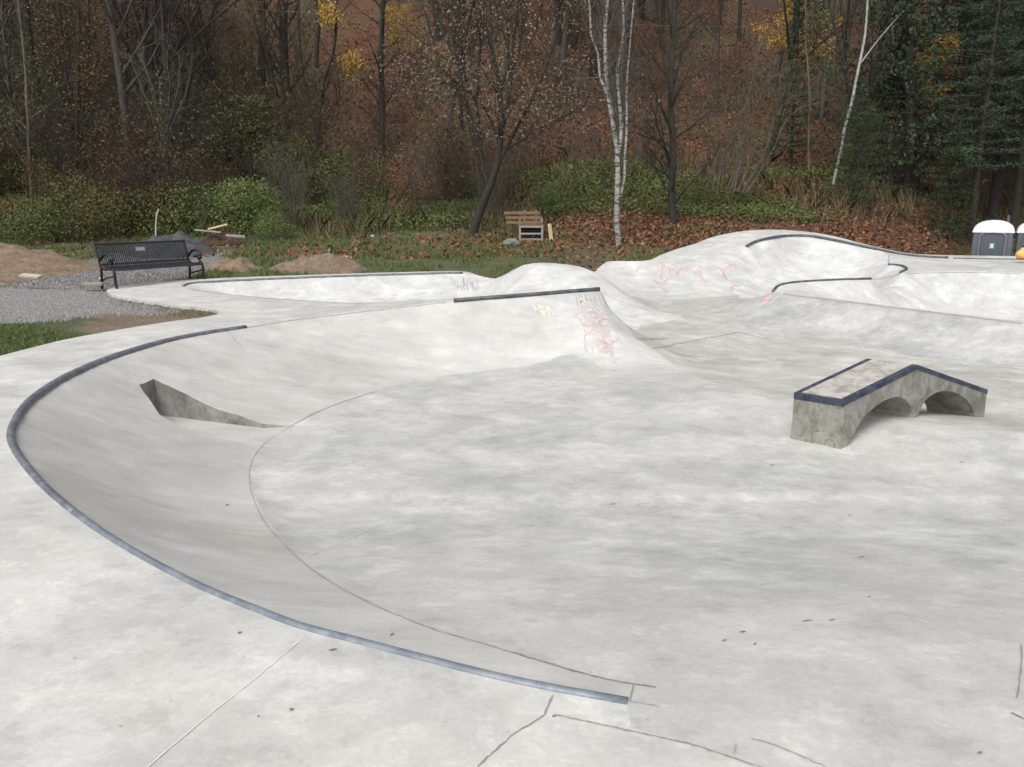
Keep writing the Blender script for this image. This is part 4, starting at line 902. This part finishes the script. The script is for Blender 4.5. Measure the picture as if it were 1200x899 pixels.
def X(px, y): return (px-600)/F*y*1.0+0*y  # column px at ground distance y, near the horizon
def depth_x(px, py, y): return float(at_y(px, py, y)[0])
def stems(name, y, polys, bark, label, cat, nsub=(14, 5, 3), maxl=2, leaves=None, nleaf=0, lsize=.09, spr=.2, seed=1, twig=.5, start=.15, group=None, low=0., lean_y=0., twigmat=None, wobble=.03):
    """a tree whose stems run through known columns: polys = list of (list of (px,py), r0, r1)"""
    t = TB(seed); main = TB(0); r = t.r; first = at_y(*polys[0][0][0], y); bx, by = float(first[0]), y; bz = float(Tz(bx, by)) if by > 24.9 else gz(bx, by)
    base = np.array([bx, by, bz])
    for si, (pl, r0, r1) in enumerate(polys):
        p = np.array([at_y(a, b, y+lean_y*i) for i, (a, b) in enumerate(pl)])
        if si == 0: p = np.vstack([[p[0][0]-(p[1][0]-p[0][0])*.1, y, min(bz-.25, p[0][2]-.2)], p])
        p = cr(p, .5); nz_ = r.normal(0, wobble, p.shape); nz_ = (nz_+np.roll(nz_, 1, 0)+np.roll(nz_, -1, 0))/3; p[1:-1] += nz_[1:-1]; p = p-base; k = len(p); rad = np.linspace(r0, r1, k); (main if twigmat else t).tube(p, rad, 8)
        for j in range(nsub[0]):
            q = (low if si == 0 else 0)+(1-(low if si == 0 else 0))*(start+(1-start)*(j+r.random())/nsub[0]); q = min(q, .999)*(k-1); i = int(q); pt = p[i]+(p[min(i+1, k-1)]-p[i])*(q-i); T = p[min(i+1, k-1)]-p[max(i-1, 0)]; T /= np.linalg.norm(T)+1e-9
            u = r.normal(size=3); u -= T*(u@T); u /= np.linalg.norm(u); a = r.uniform(.5, 1.1); dd = T*math.cos(a)+u*math.sin(a)
            t.limb(pt, dd, twig*r.uniform(.6, 1.4), max(rad[i]*.35, .007), 1, maxl+1, (0,)+tuple(nsub[1:])+(3,), .14, .08, 5, .2, (.4, .9))
    e = empty(name, tuple(base), label, cat, group)
    for nm_, q_, mt_ in ((('trunk', main, bark), ('branches', t, twigmat)) if twigmat else (('trunk', t, bark),)): o = bpy.data.objects.new(nm_, q_.mesh(nm_, mt_)); COL.objects.link(o); o.parent = e
    if leaves:
        tips = np.array(t.tips)
        if nleaf < 600: c0 = tips[r.integers(0, len(tips))]; tips = tips[np.argsort(((tips-c0)**2).sum(1))[:60]]; nleaf *= 2; lsize *= .65
        ii = r.integers(0, len(tips), nleaf); C_ = tips[ii]+r.normal(0, spr, (nleaf, 3)); V, Fq = cards(C_, lsize, seed+5)
        o = bpy.data.objects.new('crown', mesh_np('crown', V, Fq, leaves)); COL.objects.link(o); o.parent = e
    return e
# --- trees one can tell apart
stems('leaning_tree', 24, [([(552, 278), (562, 250), (575, 215), (584, 190), (588, 140), (583, 90), (575, 40), (572, -20)], .13, .03), ([(572, 222), (560, 170), (545, 110), (530, 50), (520, -10)], .05, .015), ([(585, 190), (605, 150), (630, 100), (650, 50), (662, 0)], .06, .015), ([(586, 170), (570, 130), (540, 100), (505, 70)], .04, .012), ([(586, 180), (620, 160), (655, 140), (690, 120)], .04, .01)],
      B_dark, 'leaning dark tree with thin tan leaves, left of the wooden bench', 'tree', (16, 6, 4), 2, L_tan, 7000, .075, .28, 201, 1.25, low=.3)
stems('birch_tree', 22.3, [([(722, 300), (722, 250), (721, 200), (719, 150), (714, 100), (713, 50), (712, -40)], .088, .035), ([(720, 160), (712, 120), (701, 75), (692, 30), (688, -40)], .045, .02), ([(722, 190), (727, 130), (727, 70), (730, 0), (733, -40)], .055, .025), ([(727, 230), (732, 160), (736, 90), (742, 20), (745, -40)], .04, .015)],
      B_birch, 'white birch with several stems standing behind the concrete hump', 'tree', (22, 7, 4), 2, seed=202, twig=.9, start=.1, low=.45, twigmat=B_pale, wobble=.09)
stems('dark_tree', 24.3, [([(787, 286), (788, 220), (787, 150), (788, 80), (790, 10), (792, -40)], .125, .055)], B_dark, 'straight dark trunk with bare side twigs, right of the white birch', 'tree', (34, 6, 4), 2, seed=203, twig=1.8, start=.05, low=.12)
stems('bare_bush', 26, [([(840, 225), (850, 180), (870, 130), (905, 85)], .03, .008)]+[([(835+k*5, 225), (835+k*8+rng.uniform(-8, 8), 180), (800+k*16, 120+rng.uniform(-15, 25)), (785+k*24, 80+abs(k-4)*9)], .025, .006) for k in range(9)], B_pale, 'wide fan of arching grey stems to the right of the dark trunk', 'bush', (12, 6, 4), 2, L_olive, 3500, .06, .22, 204, .9)
stems('slender_birch', 28, [([(972, 240), (976, 215), (984, 185), (990, 150), (998, 118), (1006, 80), (1014, 40), (1018, 0), (1018, -40)], .062, .032), ([(1008, 75), (1022, 55), (1040, 32), (1060, 12)], .026, .01)], B_paleb, 'slender white birch leaning right, forked near the top', 'tree', (10, 4, 3), 2, seed=205, twig=.7, start=.4, twigmat=B_grey)
stems('pale_tree', 37, [([(966, 100), (971, 70), (973, 30), (976, -30)], .10, .06)], B_pale, 'pale grey trunk high on the slope, left of the slender birch', 'tree', (10, 5, 3), 2, seed=206, twig=1.5)
stems('pale_tree', 36, [([(1043, 165), (1046, 110), (1047, 50), (1047, -30)], .085, .05)], B_birch, 'thin white trunk between the slender birch and the pines', 'tree', (10, 5, 3), 2, seed=207, twig=1.2)
stems('thin_tree', 29, [([(946, 225), (948, 180), (947, 110), (945, 50), (943, -20)], .045, .03)], B_pale, 'thin pale stem with sparse twigs below the yellow tree', 'tree', (16, 5, 3), 2, L_hem, 1600, .09, .2, 208, 1.0)
stems('pine_tree', 29, [([(1064, 262), (1066, 200), (1067, 120), (1065, 50), (1064, -40)], .24, .12)], B_dark, 'stout dark pine trunk among the evergreens on the right', 'tree', (22, 6, 3), 2, L_pine, 5200, .14, .3, 209, 1.9)
stems('thin_tree', 27.5, [([(37, 262), (36, 200), (32, 120), (28, 60), (20, -20)], .055, .03)], B_pale, 'pale thin trunk at the far left above the tan earth heap', 'tree', (20, 6, 4), 2, L_olive, 900, .08, .25, 210, 1.5)
stems('forked_tree', 31, [([(95, 175), (88, 140), (78, 90), (72, 40), (70, -30)], .075, .035), ([(94, 170), (98, 120), (103, 60), (104, -30)], .06, .03)], B_dark, 'dark tree forking low in a narrow V above the left end of the bench', 'tree', (16, 6, 4), 2, seed=211, twig=1.6)
stems('forked_tree', 30, [([(205, 190), (210, 150), (218, 110), (227, 70), (222, 30), (218, -30)], .10, .045), ([(226, 75), (240, 50), (258, 38)], .035, .012), ([(206, 180), (196, 120), (190, 60), (184, -20)], .06, .03)], B_dark, 'crooked dark tree with one branch reaching right, above the black bench', 'tree', (18, 6, 4), 2, L_tan, 500, .11, .3, 212, 1.5)
stems('stem_cluster', 28.5, [([(192, 192), (188, 150), (178, 100), (160, 60)], .03, .01)]+[([(192, 192), (190+k*3-6, 150), (165+k*11, 100), (150+k*15, 62)], .024, .008) for k in range(6)], B_pale, 'fan of pale upright stems growing in the green brush', 'bush', (12, 5, 3), 2, seed=213, twig=.9)
stems('forked_tree', 32, [([(373, 175), (374, 130), (380, 90), (392, 55), (396, -20)], .095, .04), ([(373, 165), (362, 120), (352, 60), (350, -20)], .05, .03), ([(376, 165), (394, 125), (400, 100)], .035, .012)], B_dark, 'dark tree with three limbs and a tuft of orange leaves', 'tree', (16, 6, 4), 2, L_yel, 450, .13, .18, 214, 1.3)
stems('dark_tree', 34, [([(447, 150), (448, 100), (447, 50), (449, -30)], .13, .08)], B_dark, 'upright dark trunk behind the leaning tree, beside yellow leaves', 'tree', (16, 6, 4), 2, L_yel, 350, .14, .2, 215, 1.5)
stems('dark_tree', 38, [([(333, 75), (332, 30), (335, -30)], .22, .17)], B_dark, 'thick dark trunk at the top edge above the green bush', 'tree', (14, 6, 4), 2, seed=216, twig=2)
stems('dark_tree', 33, [([(147, 165), (147, 110), (148, 50), (146, -30)], .07, .05)], B_dark, 'straight dark trunk between the two forked trees on the left', 'tree', (20, 6, 4), 2, seed=217, twig=1.6)
put('pine2', 'evergreen_tree', depth_x(655, 40, 42), 42, 'tall dark evergreen high on the slope above the leaning tree', 'evergreen', sc=1.)
put('pine0', 'evergreen_tree', depth_x(1165, 240, 28.5), 28.5, 'dense dark pine directly above the portable toilets', 'evergreen', sc=1.15)
put('pine1', 'evergreen_tree', depth_x(1115, 240, 31), 31, 'dark pine just left of the one above the toilets', 'evergreen', sc=1.2)
put('pine2', 'evergreen_tree', depth_x(1085, 200, 35), 35, 'tall dark pine behind the stout pine trunk', 'evergreen', sc=1.15)
put('pine0', 'evergreen_tree', depth_x(1230, 240, 33), 33, 'dark pine cut by the right edge of the photo', 'evergreen', sc=1.2)
put('pine1', 'evergreen_tree', depth_x(1140, 240, 26.8), 26.8, 'full green pine right behind the portable toilets', 'evergreen', sc=.85)
put('pine1', 'evergreen_tree', depth_x(1190, 240, 27.4), 27.4, 'full green pine over the toilet at the right edge', 'evergreen', sc=1.)
put('hemlock1', 'small_evergreen', depth_x(1000, 235, 27), 27, 'low feathery evergreen right of the thin pale stem', 'evergreen', sc=1.0)
put('hemlock1', 'small_evergreen', depth_x(1040, 230, 29.5), 29.5, 'low feathery evergreen left of the stout pine trunk', 'evergreen', sc=1.3)
put('hemlock1', 'small_evergreen', depth_x(1120, 215, 26.5), 26.5, 'young evergreen left of the portable toilets', 'evergreen', sc=.95)
put('hemlock0', 'small_evergreen', depth_x(925, 200, 30), 30, 'soft green hemlock beside the thin pale stem', 'evergreen', sc=.85)
put('bigbush', 'green_bush', depth_x(308, 150, 31), 31, 'rounded pale green bush on the slope above the right end of the bench', 'bush', sc=1.)
for px, py, y, s_, lb in ((932, 45, 33, .72, 'bright yellow tree at the top edge above the fan of grey stems'), (1075, 95, 31, .5, 'small orange yellow tree glowing between the pine trunks'), (1160, 100, 38, .36, 'orange yellow tree showing through the pines near the right edge'), (465, 60, 40, .40, 'small yellow leaved sapling behind the upright dark trunk')):
    put('yellow0', 'yellow_tree', depth_x(px, py, y), y, lb, 'tree', sc=s_)
# --- the brush at the foot of the slope
def lab(words, n): return words[n % len(words)]
GB = 'green brush along the foot of the slope'
for i in range(34):
    px = -25+i*21+rng.uniform(-14, 14); y = 25.4+(7.5 if px < 420 else 4)*rng.random()**1.3+(.5 if px > 450 else 0)
    k = ['shrub0', 'shrub1', 'olive0', 'shrub2', 'olive1', 'olive0', 'olive1'][int(rng.integers(0, 7))]; x = depth_x(px, 240, y)
    s_ = rng.uniform(.5, 1.15)*(1.0 if px < 380 else .48)
    put(k, 'shrub', x, y, 'leafy green or olive shrub in the brush belt at the foot of the slope', 'shrub', GB, sc=s_)
for px, py, y, s_, k, lb in ((100, 250, 24.6, 1.15, 'olive0', 'big round shrub behind the left end of the black bench'), (60, 265, 24.2, .8, 'shrub1', 'dark leafy shrub behind the tan earth heap'), (255, 250, 25.2, 1.1, 'shrub0', 'bright green bush above the debris pile'), (300, 235, 26, 1.0, 'shrub2', 'tall green bush right of the debris pile'), (330, 268, 24.2, .55, 'shrub1', 'low green patch of weeds behind the red earth heap'),
                         (1130, 270, 25.2, .55, 'olive1', 'small olive shrub left of the portable toilets'), (1095, 275, 24.8, .5, 'rust0', 'low rusty shrub at the foot of the pines'), (820, 235, 26, .6, 'olive1', 'low olive shrub under the fan of grey stems'), (15, 255, 25, .9, 'rust0', 'rust coloured shrub at the far left edge')):
    put(k, 'shrub', depth_x(px, py, y), y, lb, 'shrub', sc=s_)
GBR = 'bare brush tangled on the slope'
for i in range(26):
    y = rng.uniform(25, 28.5); x = rng.uniform(-.68, .0)*y; put('brush%d' % rng.integers(0, 4), 'bare_shrub', x, y, 'bare twiggy shrub in the tangle on the hillside', 'bare shrub', GBR, sc=rng.uniform(.5, .9))
for i in range(100):
    y = 27.5+20*rng.random()**1.3; x = rng.uniform(-.68, .68)*y
    put('brush%d' % rng.integers(0, 4), 'bare_shrub', x, y, 'bare twiggy shrub in the tangle on the hillside', 'bare shrub', GBR, sc=rng.uniform(.7, 1.25))
for i in range(60):
    y = rng.uniform(28, 42); x = rng.uniform(-.70, -.28)*y; put('brush2' if i % 3 else 'brush0', 'bare_shrub', x, y, 'olive leaved twiggy shrub on the left of the hillside', 'shrub', 'olive brush on the left of the slope', sc=rng.uniform(.8, 1.4))
for i in range(12):
    y = rng.uniform(29, 36); x = rng.uniform(-.66, -.2)*y; put(['shrub1', 'olive0', 'shrub0'][i % 3], 'shrub', x, y, 'leafy shrub higher up the left of the slope', 'shrub', 'green shrubs higher on the left', sc=rng.uniform(.7, 1.2))
GTR = 'bare trees of the wooded hillside'
names = ['bare0', 'bare1', 'bare2', 'bare3', 'bare4', 'leafy0', 'leafy1', 'leafy2', 'fork0', 'fork1']
pos = []
while len(pos) < 165:
    y = 29+44*rng.random()**1.1; x = rng.uniform(-.70, .70)*y
    px = 600+F*x/y
    if 340 < px < 500 and y < 45 and rng.random() < .6: continue
    if y < 43 and (895 < px < 975 or (y < 34 and 250 < px < 370)) and len(pos) % 4: continue
    if all((x-a)**2+(y-b)**2 > 1.7 for a, b in pos): pos.append((x, y))
for x, y in pos:
    right = x/y > .42; k = names[int(rng.integers(0, 10))]
    if right and rng.random() < .6: k = 'pine%d' % rng.integers(0, 3)
    if 'pine' in k: put(k, 'evergreen_tree', x, y, 'dark evergreen deep in the woods on the right', 'evergreen', 'evergreens deep in the woods', sc=rng.uniform(.8, 1.2))
    elif 'leafy' in k or k == 'fork0': put(k, 'woodland_tree', x, y, 'woodland tree holding rusty or tan leaves on the hillside', 'tree', 'leaf holding trees of the wooded hillside', sc=rng.uniform(.7, 1.2))
    else: put(k, 'woodland_tree', x, y, 'bare woodland tree among many on the hillside', 'tree', GTR, sc=rng.uniform(.75, 1.3))
# --- ground cover
def scatter(n, fx, fy, ok, size, mat, name, up=0, aspect=.6, lift=.03, label=None, cat=None):
    x = fx(n); y = fy(n, x); m_ = ok(x, y) & ~inpoly(x, y, OUT); x = x[m_]; y = y[m_]; z = np.where(y < 25, ground_z(x, y), Tz(x, y))
    V, Fq = cards(np.c_[x, y, z+lift+np.abs(rng.normal(0, lift*.6, len(x)))], size, 5, aspect, up); return tag(link(name, mesh_np(name, V, Fq, mat)), label, cat, None, 'stuff')
def litter_ok(x, y): return (rng.random(len(x)) < np.clip(sstep(25.5, 27, y)+sstep(2.0, 4.2, x)*sstep(21.8, 22.6, y)+.55*sstep(-3, 1, x)*sstep(21.2, 23, y)+.2, 0, 1)) & (vnoise(x, y, .6, 21) > -.42)
scatter(95000, lambda n: rng.uniform(-.7, .7, n), lambda n, x: 20.5+26*rng.random(n)**1.4, lambda x, y: x > -9, .1, L_litter, 'tmp') if 0 else None
u_ = rng.uniform(-.70, .70, 120000); yy = 20.5+30*rng.random(120000)**1.3; xx = u_*yy; m_ = litter_ok(xx, yy) & (rng.random(120000) < .25+.75*sstep(-.42, -.2, u_)) & ~inpoly(xx, yy, OUT); xx = xx[m_]; yy = yy[m_]
zz = np.where(yy < 25, ground_z(xx, yy), Tz(xx, yy)); V, Fq = cards(np.c_[xx, yy, zz+.02+np.abs(rng.normal(0, .03, len(xx)))], .115, 5, .7, 0)
tag(link('fallen_leaves', mesh_np('fallen_leaves', V, Fq, L_litter)), 'rust brown fallen leaves carpeting the slope', 'leaves', None, 'stuff')
def blades(x, y, h, w, mat, name, label, lean=.35):
    z = np.where(y < 25, ground_z(x, y), Tz(x, y)); n = len(x); a = rng.uniform(0, 6.28, n); hh = h*rng.uniform(.5, 1.3, n); b = np.c_[x, y, z-.01]; s = np.c_[np.cos(a), np.sin(a), 0*a]*w/2; l = rng.normal(0, lean, (n, 2))*hh[:, None]; tip = b+np.c_[l, hh]; mid = b+np.c_[l*.35, hh*.55]
    V = np.stack([b-s, b+s, mid+s*.7, tip, mid-s*.7], 1).reshape(-1, 3); Fq = np.arange(5*n).reshape(-1, 5); return tag(link(name, mesh_np(name, V, Fq, mat)), label, 'grass', None, 'stuff')
def inreg(poly, n): p = np.array(poly); x = rng.uniform(p[:, 0].min(), p[:, 0].max(), n); y = rng.uniform(p[:, 1].min(), p[:, 1].max(), n); m_ = inpoly(x+rng.normal(0, .15, n), y+rng.normal(0, .15, n), poly) & ~inpoly(x, y, OUT); return x[m_], y[m_]
x1, y1 = inreg([(-8.6, 7.6), (-8.8, 11.0), (-6.9, 11.1), (-5.1, 9.8), (-5.3, 8.3), (-6.5, 7.2)], 26000)
x2, y2 = inreg(wpoly([(126, 346), (150, 350), (200, 357), (258, 363), (240, 372), (190, 366), (150, 357)]), 3000)
u_ = rng.uniform(-.66, .25, 70000); y3 = 16.8+9.5*rng.random(70000); x3 = u_*y3; k_ = ~inpoly(x3, y3, OUT) & (vnoise(x3, y3, .9, 31)+.5*vnoise(x3, y3, 3, 32) > -.02) & ~inpoly(x3, y3, pg_back) & (rng.random(70000) < np.where(x3 > 0, .6, 1)); x3 = x3[k_]; y3 = y3[k_]
hp = ((x3+11.7)/2.9)**2+((y3-18.2)/2.5)**2 < 1; hp |= ((x3+4.45)/1.1)**2+((y3-19)/.7)**2 < 1; hp |= ((x3+6.5)/.7)**2+((y3-18.9)/.45)**2 < 1; hp |= ((x3+8.9)/1.6)**2+((y3-21.4)/1.)**2 < 1; x3 = x3[~hp]; y3 = y3[~hp]
blades(np.r_[x1, x2], np.r_[y1, y2], .055, .012, L_grass, 'short_grass', 'short green grass beside the gravel and the pavement edge')
blades(x3, y3, .12, .018, L_grass, 'grass', 'rough green grass between the concrete and the slope')
u_ = rng.uniform(-.66, .66, 14000); y4 = 23.6+8*rng.random(14000); x4 = u_*y4; k_ = (vnoise(x4, y4, .7, 33) > .02) & ((x4 < 1) | (y4 > 26)); blades(x4[k_], y4[k_], .6, .03, L_dry, 'dry_weeds', 'tall dry weeds at the foot of the slope')
u_ = rng.uniform(-.66, .4, 120000); y4 = 25+8*rng.random(120000); x4 = u_*y4; k_ = (vnoise(x4, y4, .5, 35) > -.2) & ((y4 < 30) | (u_ < -.15)); zz = Tz(x4[k_], y4[k_]); V, Fq = cards(np.c_[x4[k_], y4[k_], zz+rng.uniform(.02, .38, k_.sum())], .075, 8, .6); tag(link('ground_cover', mesh_np('ground_cover', V, Fq, L_grn)), 'low green leafy ground cover on the terrace of the slope', 'ground cover', None, 'stuff')
# gravel
x5, y5 = inreg(pg_gravel, 60000); k_ = (x5 > -11) & (rng.random(len(x5)) < .9); x5 = x5[k_]; y5 = y5[k_]; x6, y6 = inreg(pg_back, 9000); x5 = np.r_[x5, x6]; y5 = np.r_[y5, y6]
n = len(x5); z5 = ground_z(x5, y5); s = rng.uniform(.008, .022, n)[:, None]; T4 = np.array([(1, 0, -.4), (-.6, .85, -.4), (-.6, -.85, -.4), (0, 0, .8)]); V = np.c_[x5, y5, z5+.006][:, None]+T4[None]*s[:, None]*rng.uniform(.7, 1.3, (n, 4, 1)); i0 = (np.arange(n)*4)[:, None]
Fq = np.vstack([i0+np.array([0, 1, 3]), i0+np.array([1, 2, 3]), i0+np.array([2, 0, 3])]); tag(link('gravel', mesh_np('gravel', V.reshape(-1, 3), Fq, leafmat('gravel stones', [(.16, .155, .16), (.30, .29, .29), (.22, .21, .2), (.42, .41, .40)]))), 'loose grey gravel path beside and behind the bench', 'gravel', None, 'stuff')

# ================================================================ odds and ends on the bank
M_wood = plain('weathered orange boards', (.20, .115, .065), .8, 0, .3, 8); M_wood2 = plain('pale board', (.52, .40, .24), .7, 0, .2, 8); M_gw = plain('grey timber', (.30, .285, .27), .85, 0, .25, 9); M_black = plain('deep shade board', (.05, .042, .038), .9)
y0 = 23.0; q0 = at_y(620, 283, y0); gw = gz(q0[0], y0); wb = empty('wooden_bench', (float(q0[0]), y0, gw-.03), 'small wooden bench with orange slatted top standing in the fallen leaves', 'bench')
def wp(name, mb, mat, par=None): o = mb.build(name, mat); o.parent = par or wb; return o
zt0 = float(at_y(600, 263, y0)[2])-gw
for k in range(3):
    m = MB(); m.box((-.2+.03*k, .12+.05*(2-k)*0-.10*k, zt0+.34-.13*k), (1.0, .03, .085), bev=.008); wp('slat', m, M_wood)
for sx in (-.12, .2): m = MB(); m.box((sx, .16, zt0+.2), (.05, .04, .42)); wp('back_post', m, M_gw)
for sx in (-.26, .36):
    m = MB(); m.box((sx, -.15, zt0*.5), (.05, .05, zt0)); wp('leg', m, M_gw); m = MB(); m.box((sx, .2, zt0*.5+.1), (.05, .05, zt0+.2)); wp('leg', m, M_gw)
m = MB(); m.box((.05, -.15, zt0-.03), (.60, .04, .05)); m.box((.05, -.16, zt0*.52), (.60, .04, .045)); m.box((.05, -.15, .08), (.60, .04, .05)); wp('rails', m, M_gw)
m = MB(); m.box((.05, .02, zt0+.01), (.72, .32, .03), bev=.006); wp('seat', m, M_wood)
m = MB(); m.box((.05, .17, zt0*.5), (.56, .02, zt0*.85)); wp('shade_panel', m, M_black)  # near-black sheet standing in for the shade under the seat
ld = MB(); ld.box((0, 0, .25), (.10, .035, .5), M=Matrix.Rotation(R(-8), 4, 'Y')); q = at_y(645, 280, 22.9); o = ld.build('leaning_board', M_wood2); o.location = (q[0], 22.9, gz(q[0], 22.9)); tag(o, 'pale yellow board leaning against the right end of the wooden bench', 'board')
# debris pile
def board(name, px, py, y, size, rot, mat, label, cat='board', dz=0.):
    q = at_y(px, py, y); z = max(gz(q[0], y), float(q[2]))+dz; m = MB(); m.box((0, 0, 0), size, bev=min(size)*.2); o = m.build(name, mat); o.location = (q[0], y, z); o.rotation_euler = rot; return tag(o, label, cat)
board('plank', 255, 266, 23.0, (.55, .10, .03), (R(20), R(-14), R(8)), M_wood2, 'short bright plank on top of the debris pile')
board('plank', 244, 271, 22.8, (.75, .12, .04), (0, R(5), R(-6)), M_gw, 'grey board at the left foot of the debris pile')
board('plank', 276, 277, 22.6, (.5, .14, .06), (R(10), R(4), R(20)), M_gw, 'grey broken board at the right foot of the debris pile')
heap('debris_mound', float(at_y(262, 275, 23)[0]), 23.1, .85, .45, .30, earth('charred scraps', (.03, .022, .018), (.12, .06, .035), 12), 'dark brown debris pile on the grass behind the heaps', 'debris pile', 12)
board('plank', 36, 325, 15.75, (.42, .16, .05), (R(14), R(4), R(-8)), plain('pale flat stone', (.42, .38, .30), .8), 'flat pale slab lying on the front of the tan earth heap', 'slab', .02)
board('flat_stone', 109, 333, 15.6, (.38, .2, .05), (0, 0, R(10)), plain('mossy stone', (.30, .29, .22), .9), 'flat mossy stone on the gravel just left of the black bench', 'stone')
for px, py, y, s_, lb in ((118, 312, 17.4, .05, 'small white stone beside the left leg of the bench'), (405, 293, 20.8, .05, 'whitish stone on the grass left of the leaning tree'), (435, 252, 24.5, .06, 'pale stone in the weeds above the grass'), (495, 283, 21.3, .07, 'tan stone on the grass below the leaning tree'), (598, 281, 22.2, .22, 'grey boulder in the leaves just left of the wooden bench'), (832, 276.5, 22.6, .06, 'small stone at the top left of the tall wall')):
    q = at_y(px, py, y); bm = bmesh.new(); bmesh.ops.create_icosphere(bm, subdivisions=2, radius=s_)
    for v in bm.verts: v.co *= 1+.25*math.sin(9*v.co.x/s_*.3+4*v.co.y/s_)+rng.normal(0, .04); v.co.z *= .65
    me = bpy.data.meshes.new('stone'); bm.to_mesh(me); bm.free(); me.materials.append(plain('mossy boulder', (.16, .165, .14), .9) if s_ > .1 else plain('pale stone', (.5, .48, .44), .9)); o = bpy.data.objects.new('stone', me); COL.objects.link(o); o.location = (q[0], y, gz(q[0], y)+s_*.3); tag(o, lb, 'stone')
def stick(pts, y, r, mat, label):
    p = np.array([at_y(a, b, y) for a, b in pts]); p[0][2] = min(p[0][2], gz(p[0][0], y)-.02); m = MB(); m.tube(cr(p, .15), r, 6); tag(m.build('stick', mat), label, 'stick')
stick([(180, 268), (183, 257), (186, 245)], 22.6, .02, plain('bleached wood', (.5, .45, .36), .8), 'bleached stick standing up behind the grit heap')
stick([(553, 276), (563, 292), (566, 300)], 21.6, .012, B_pale, 'thin pale twig lying below the leaning tree')
stick([(963, 258), (967, 246), (969, 240)], 25.2, .035, B_pale, 'short pale stump in the leaves above the tall wall')
stick([(880, 64), (890, 58), (899, 53)], 38, .05, B_pale, 'pale broken log high on the slope above the arching stems')
# overhead wire crossing the trees
m = MB(); p = cr([at_y(-80, -12, 31), at_y(150, 1, 31), at_y(350, 14, 31), at_y(600, 26, 31), at_y(1300, 40, 31)], 2.0); m.tube(p, .0045, 5); tag(m.build('overhead_wire', plain('wire grey', (.16, .16, .16), .6)), 'thin grey overhead wire crossing the treetops at upper left', 'wire')
# the woods carry on a little past both edges of the view
for i in range(64):
    s_ = -1 if i % 2 else 1; y = rng.uniform(27, 52); x = s_*rng.uniform(.70, .98)*y
    if i % 4 < 2:
        k = names[int(rng.integers(0, 8))]; lf = 'leafy' in k
        put(k, 'woodland_tree', x, y, 'woodland tree holding rusty or tan leaves on the hillside' if lf else 'bare woodland tree among many on the hillside', 'tree', 'leaf holding trees of the wooded hillside' if lf else GTR, sc=rng.uniform(.8, 1.2))
    else: put(['brush0', 'brush1', 'brush3'][i % 3], 'bare_shrub', x, y, 'bare twiggy shrub in the tangle on the hillside', 'bare shrub', GBR, sc=rng.uniform(.9, 1.4))
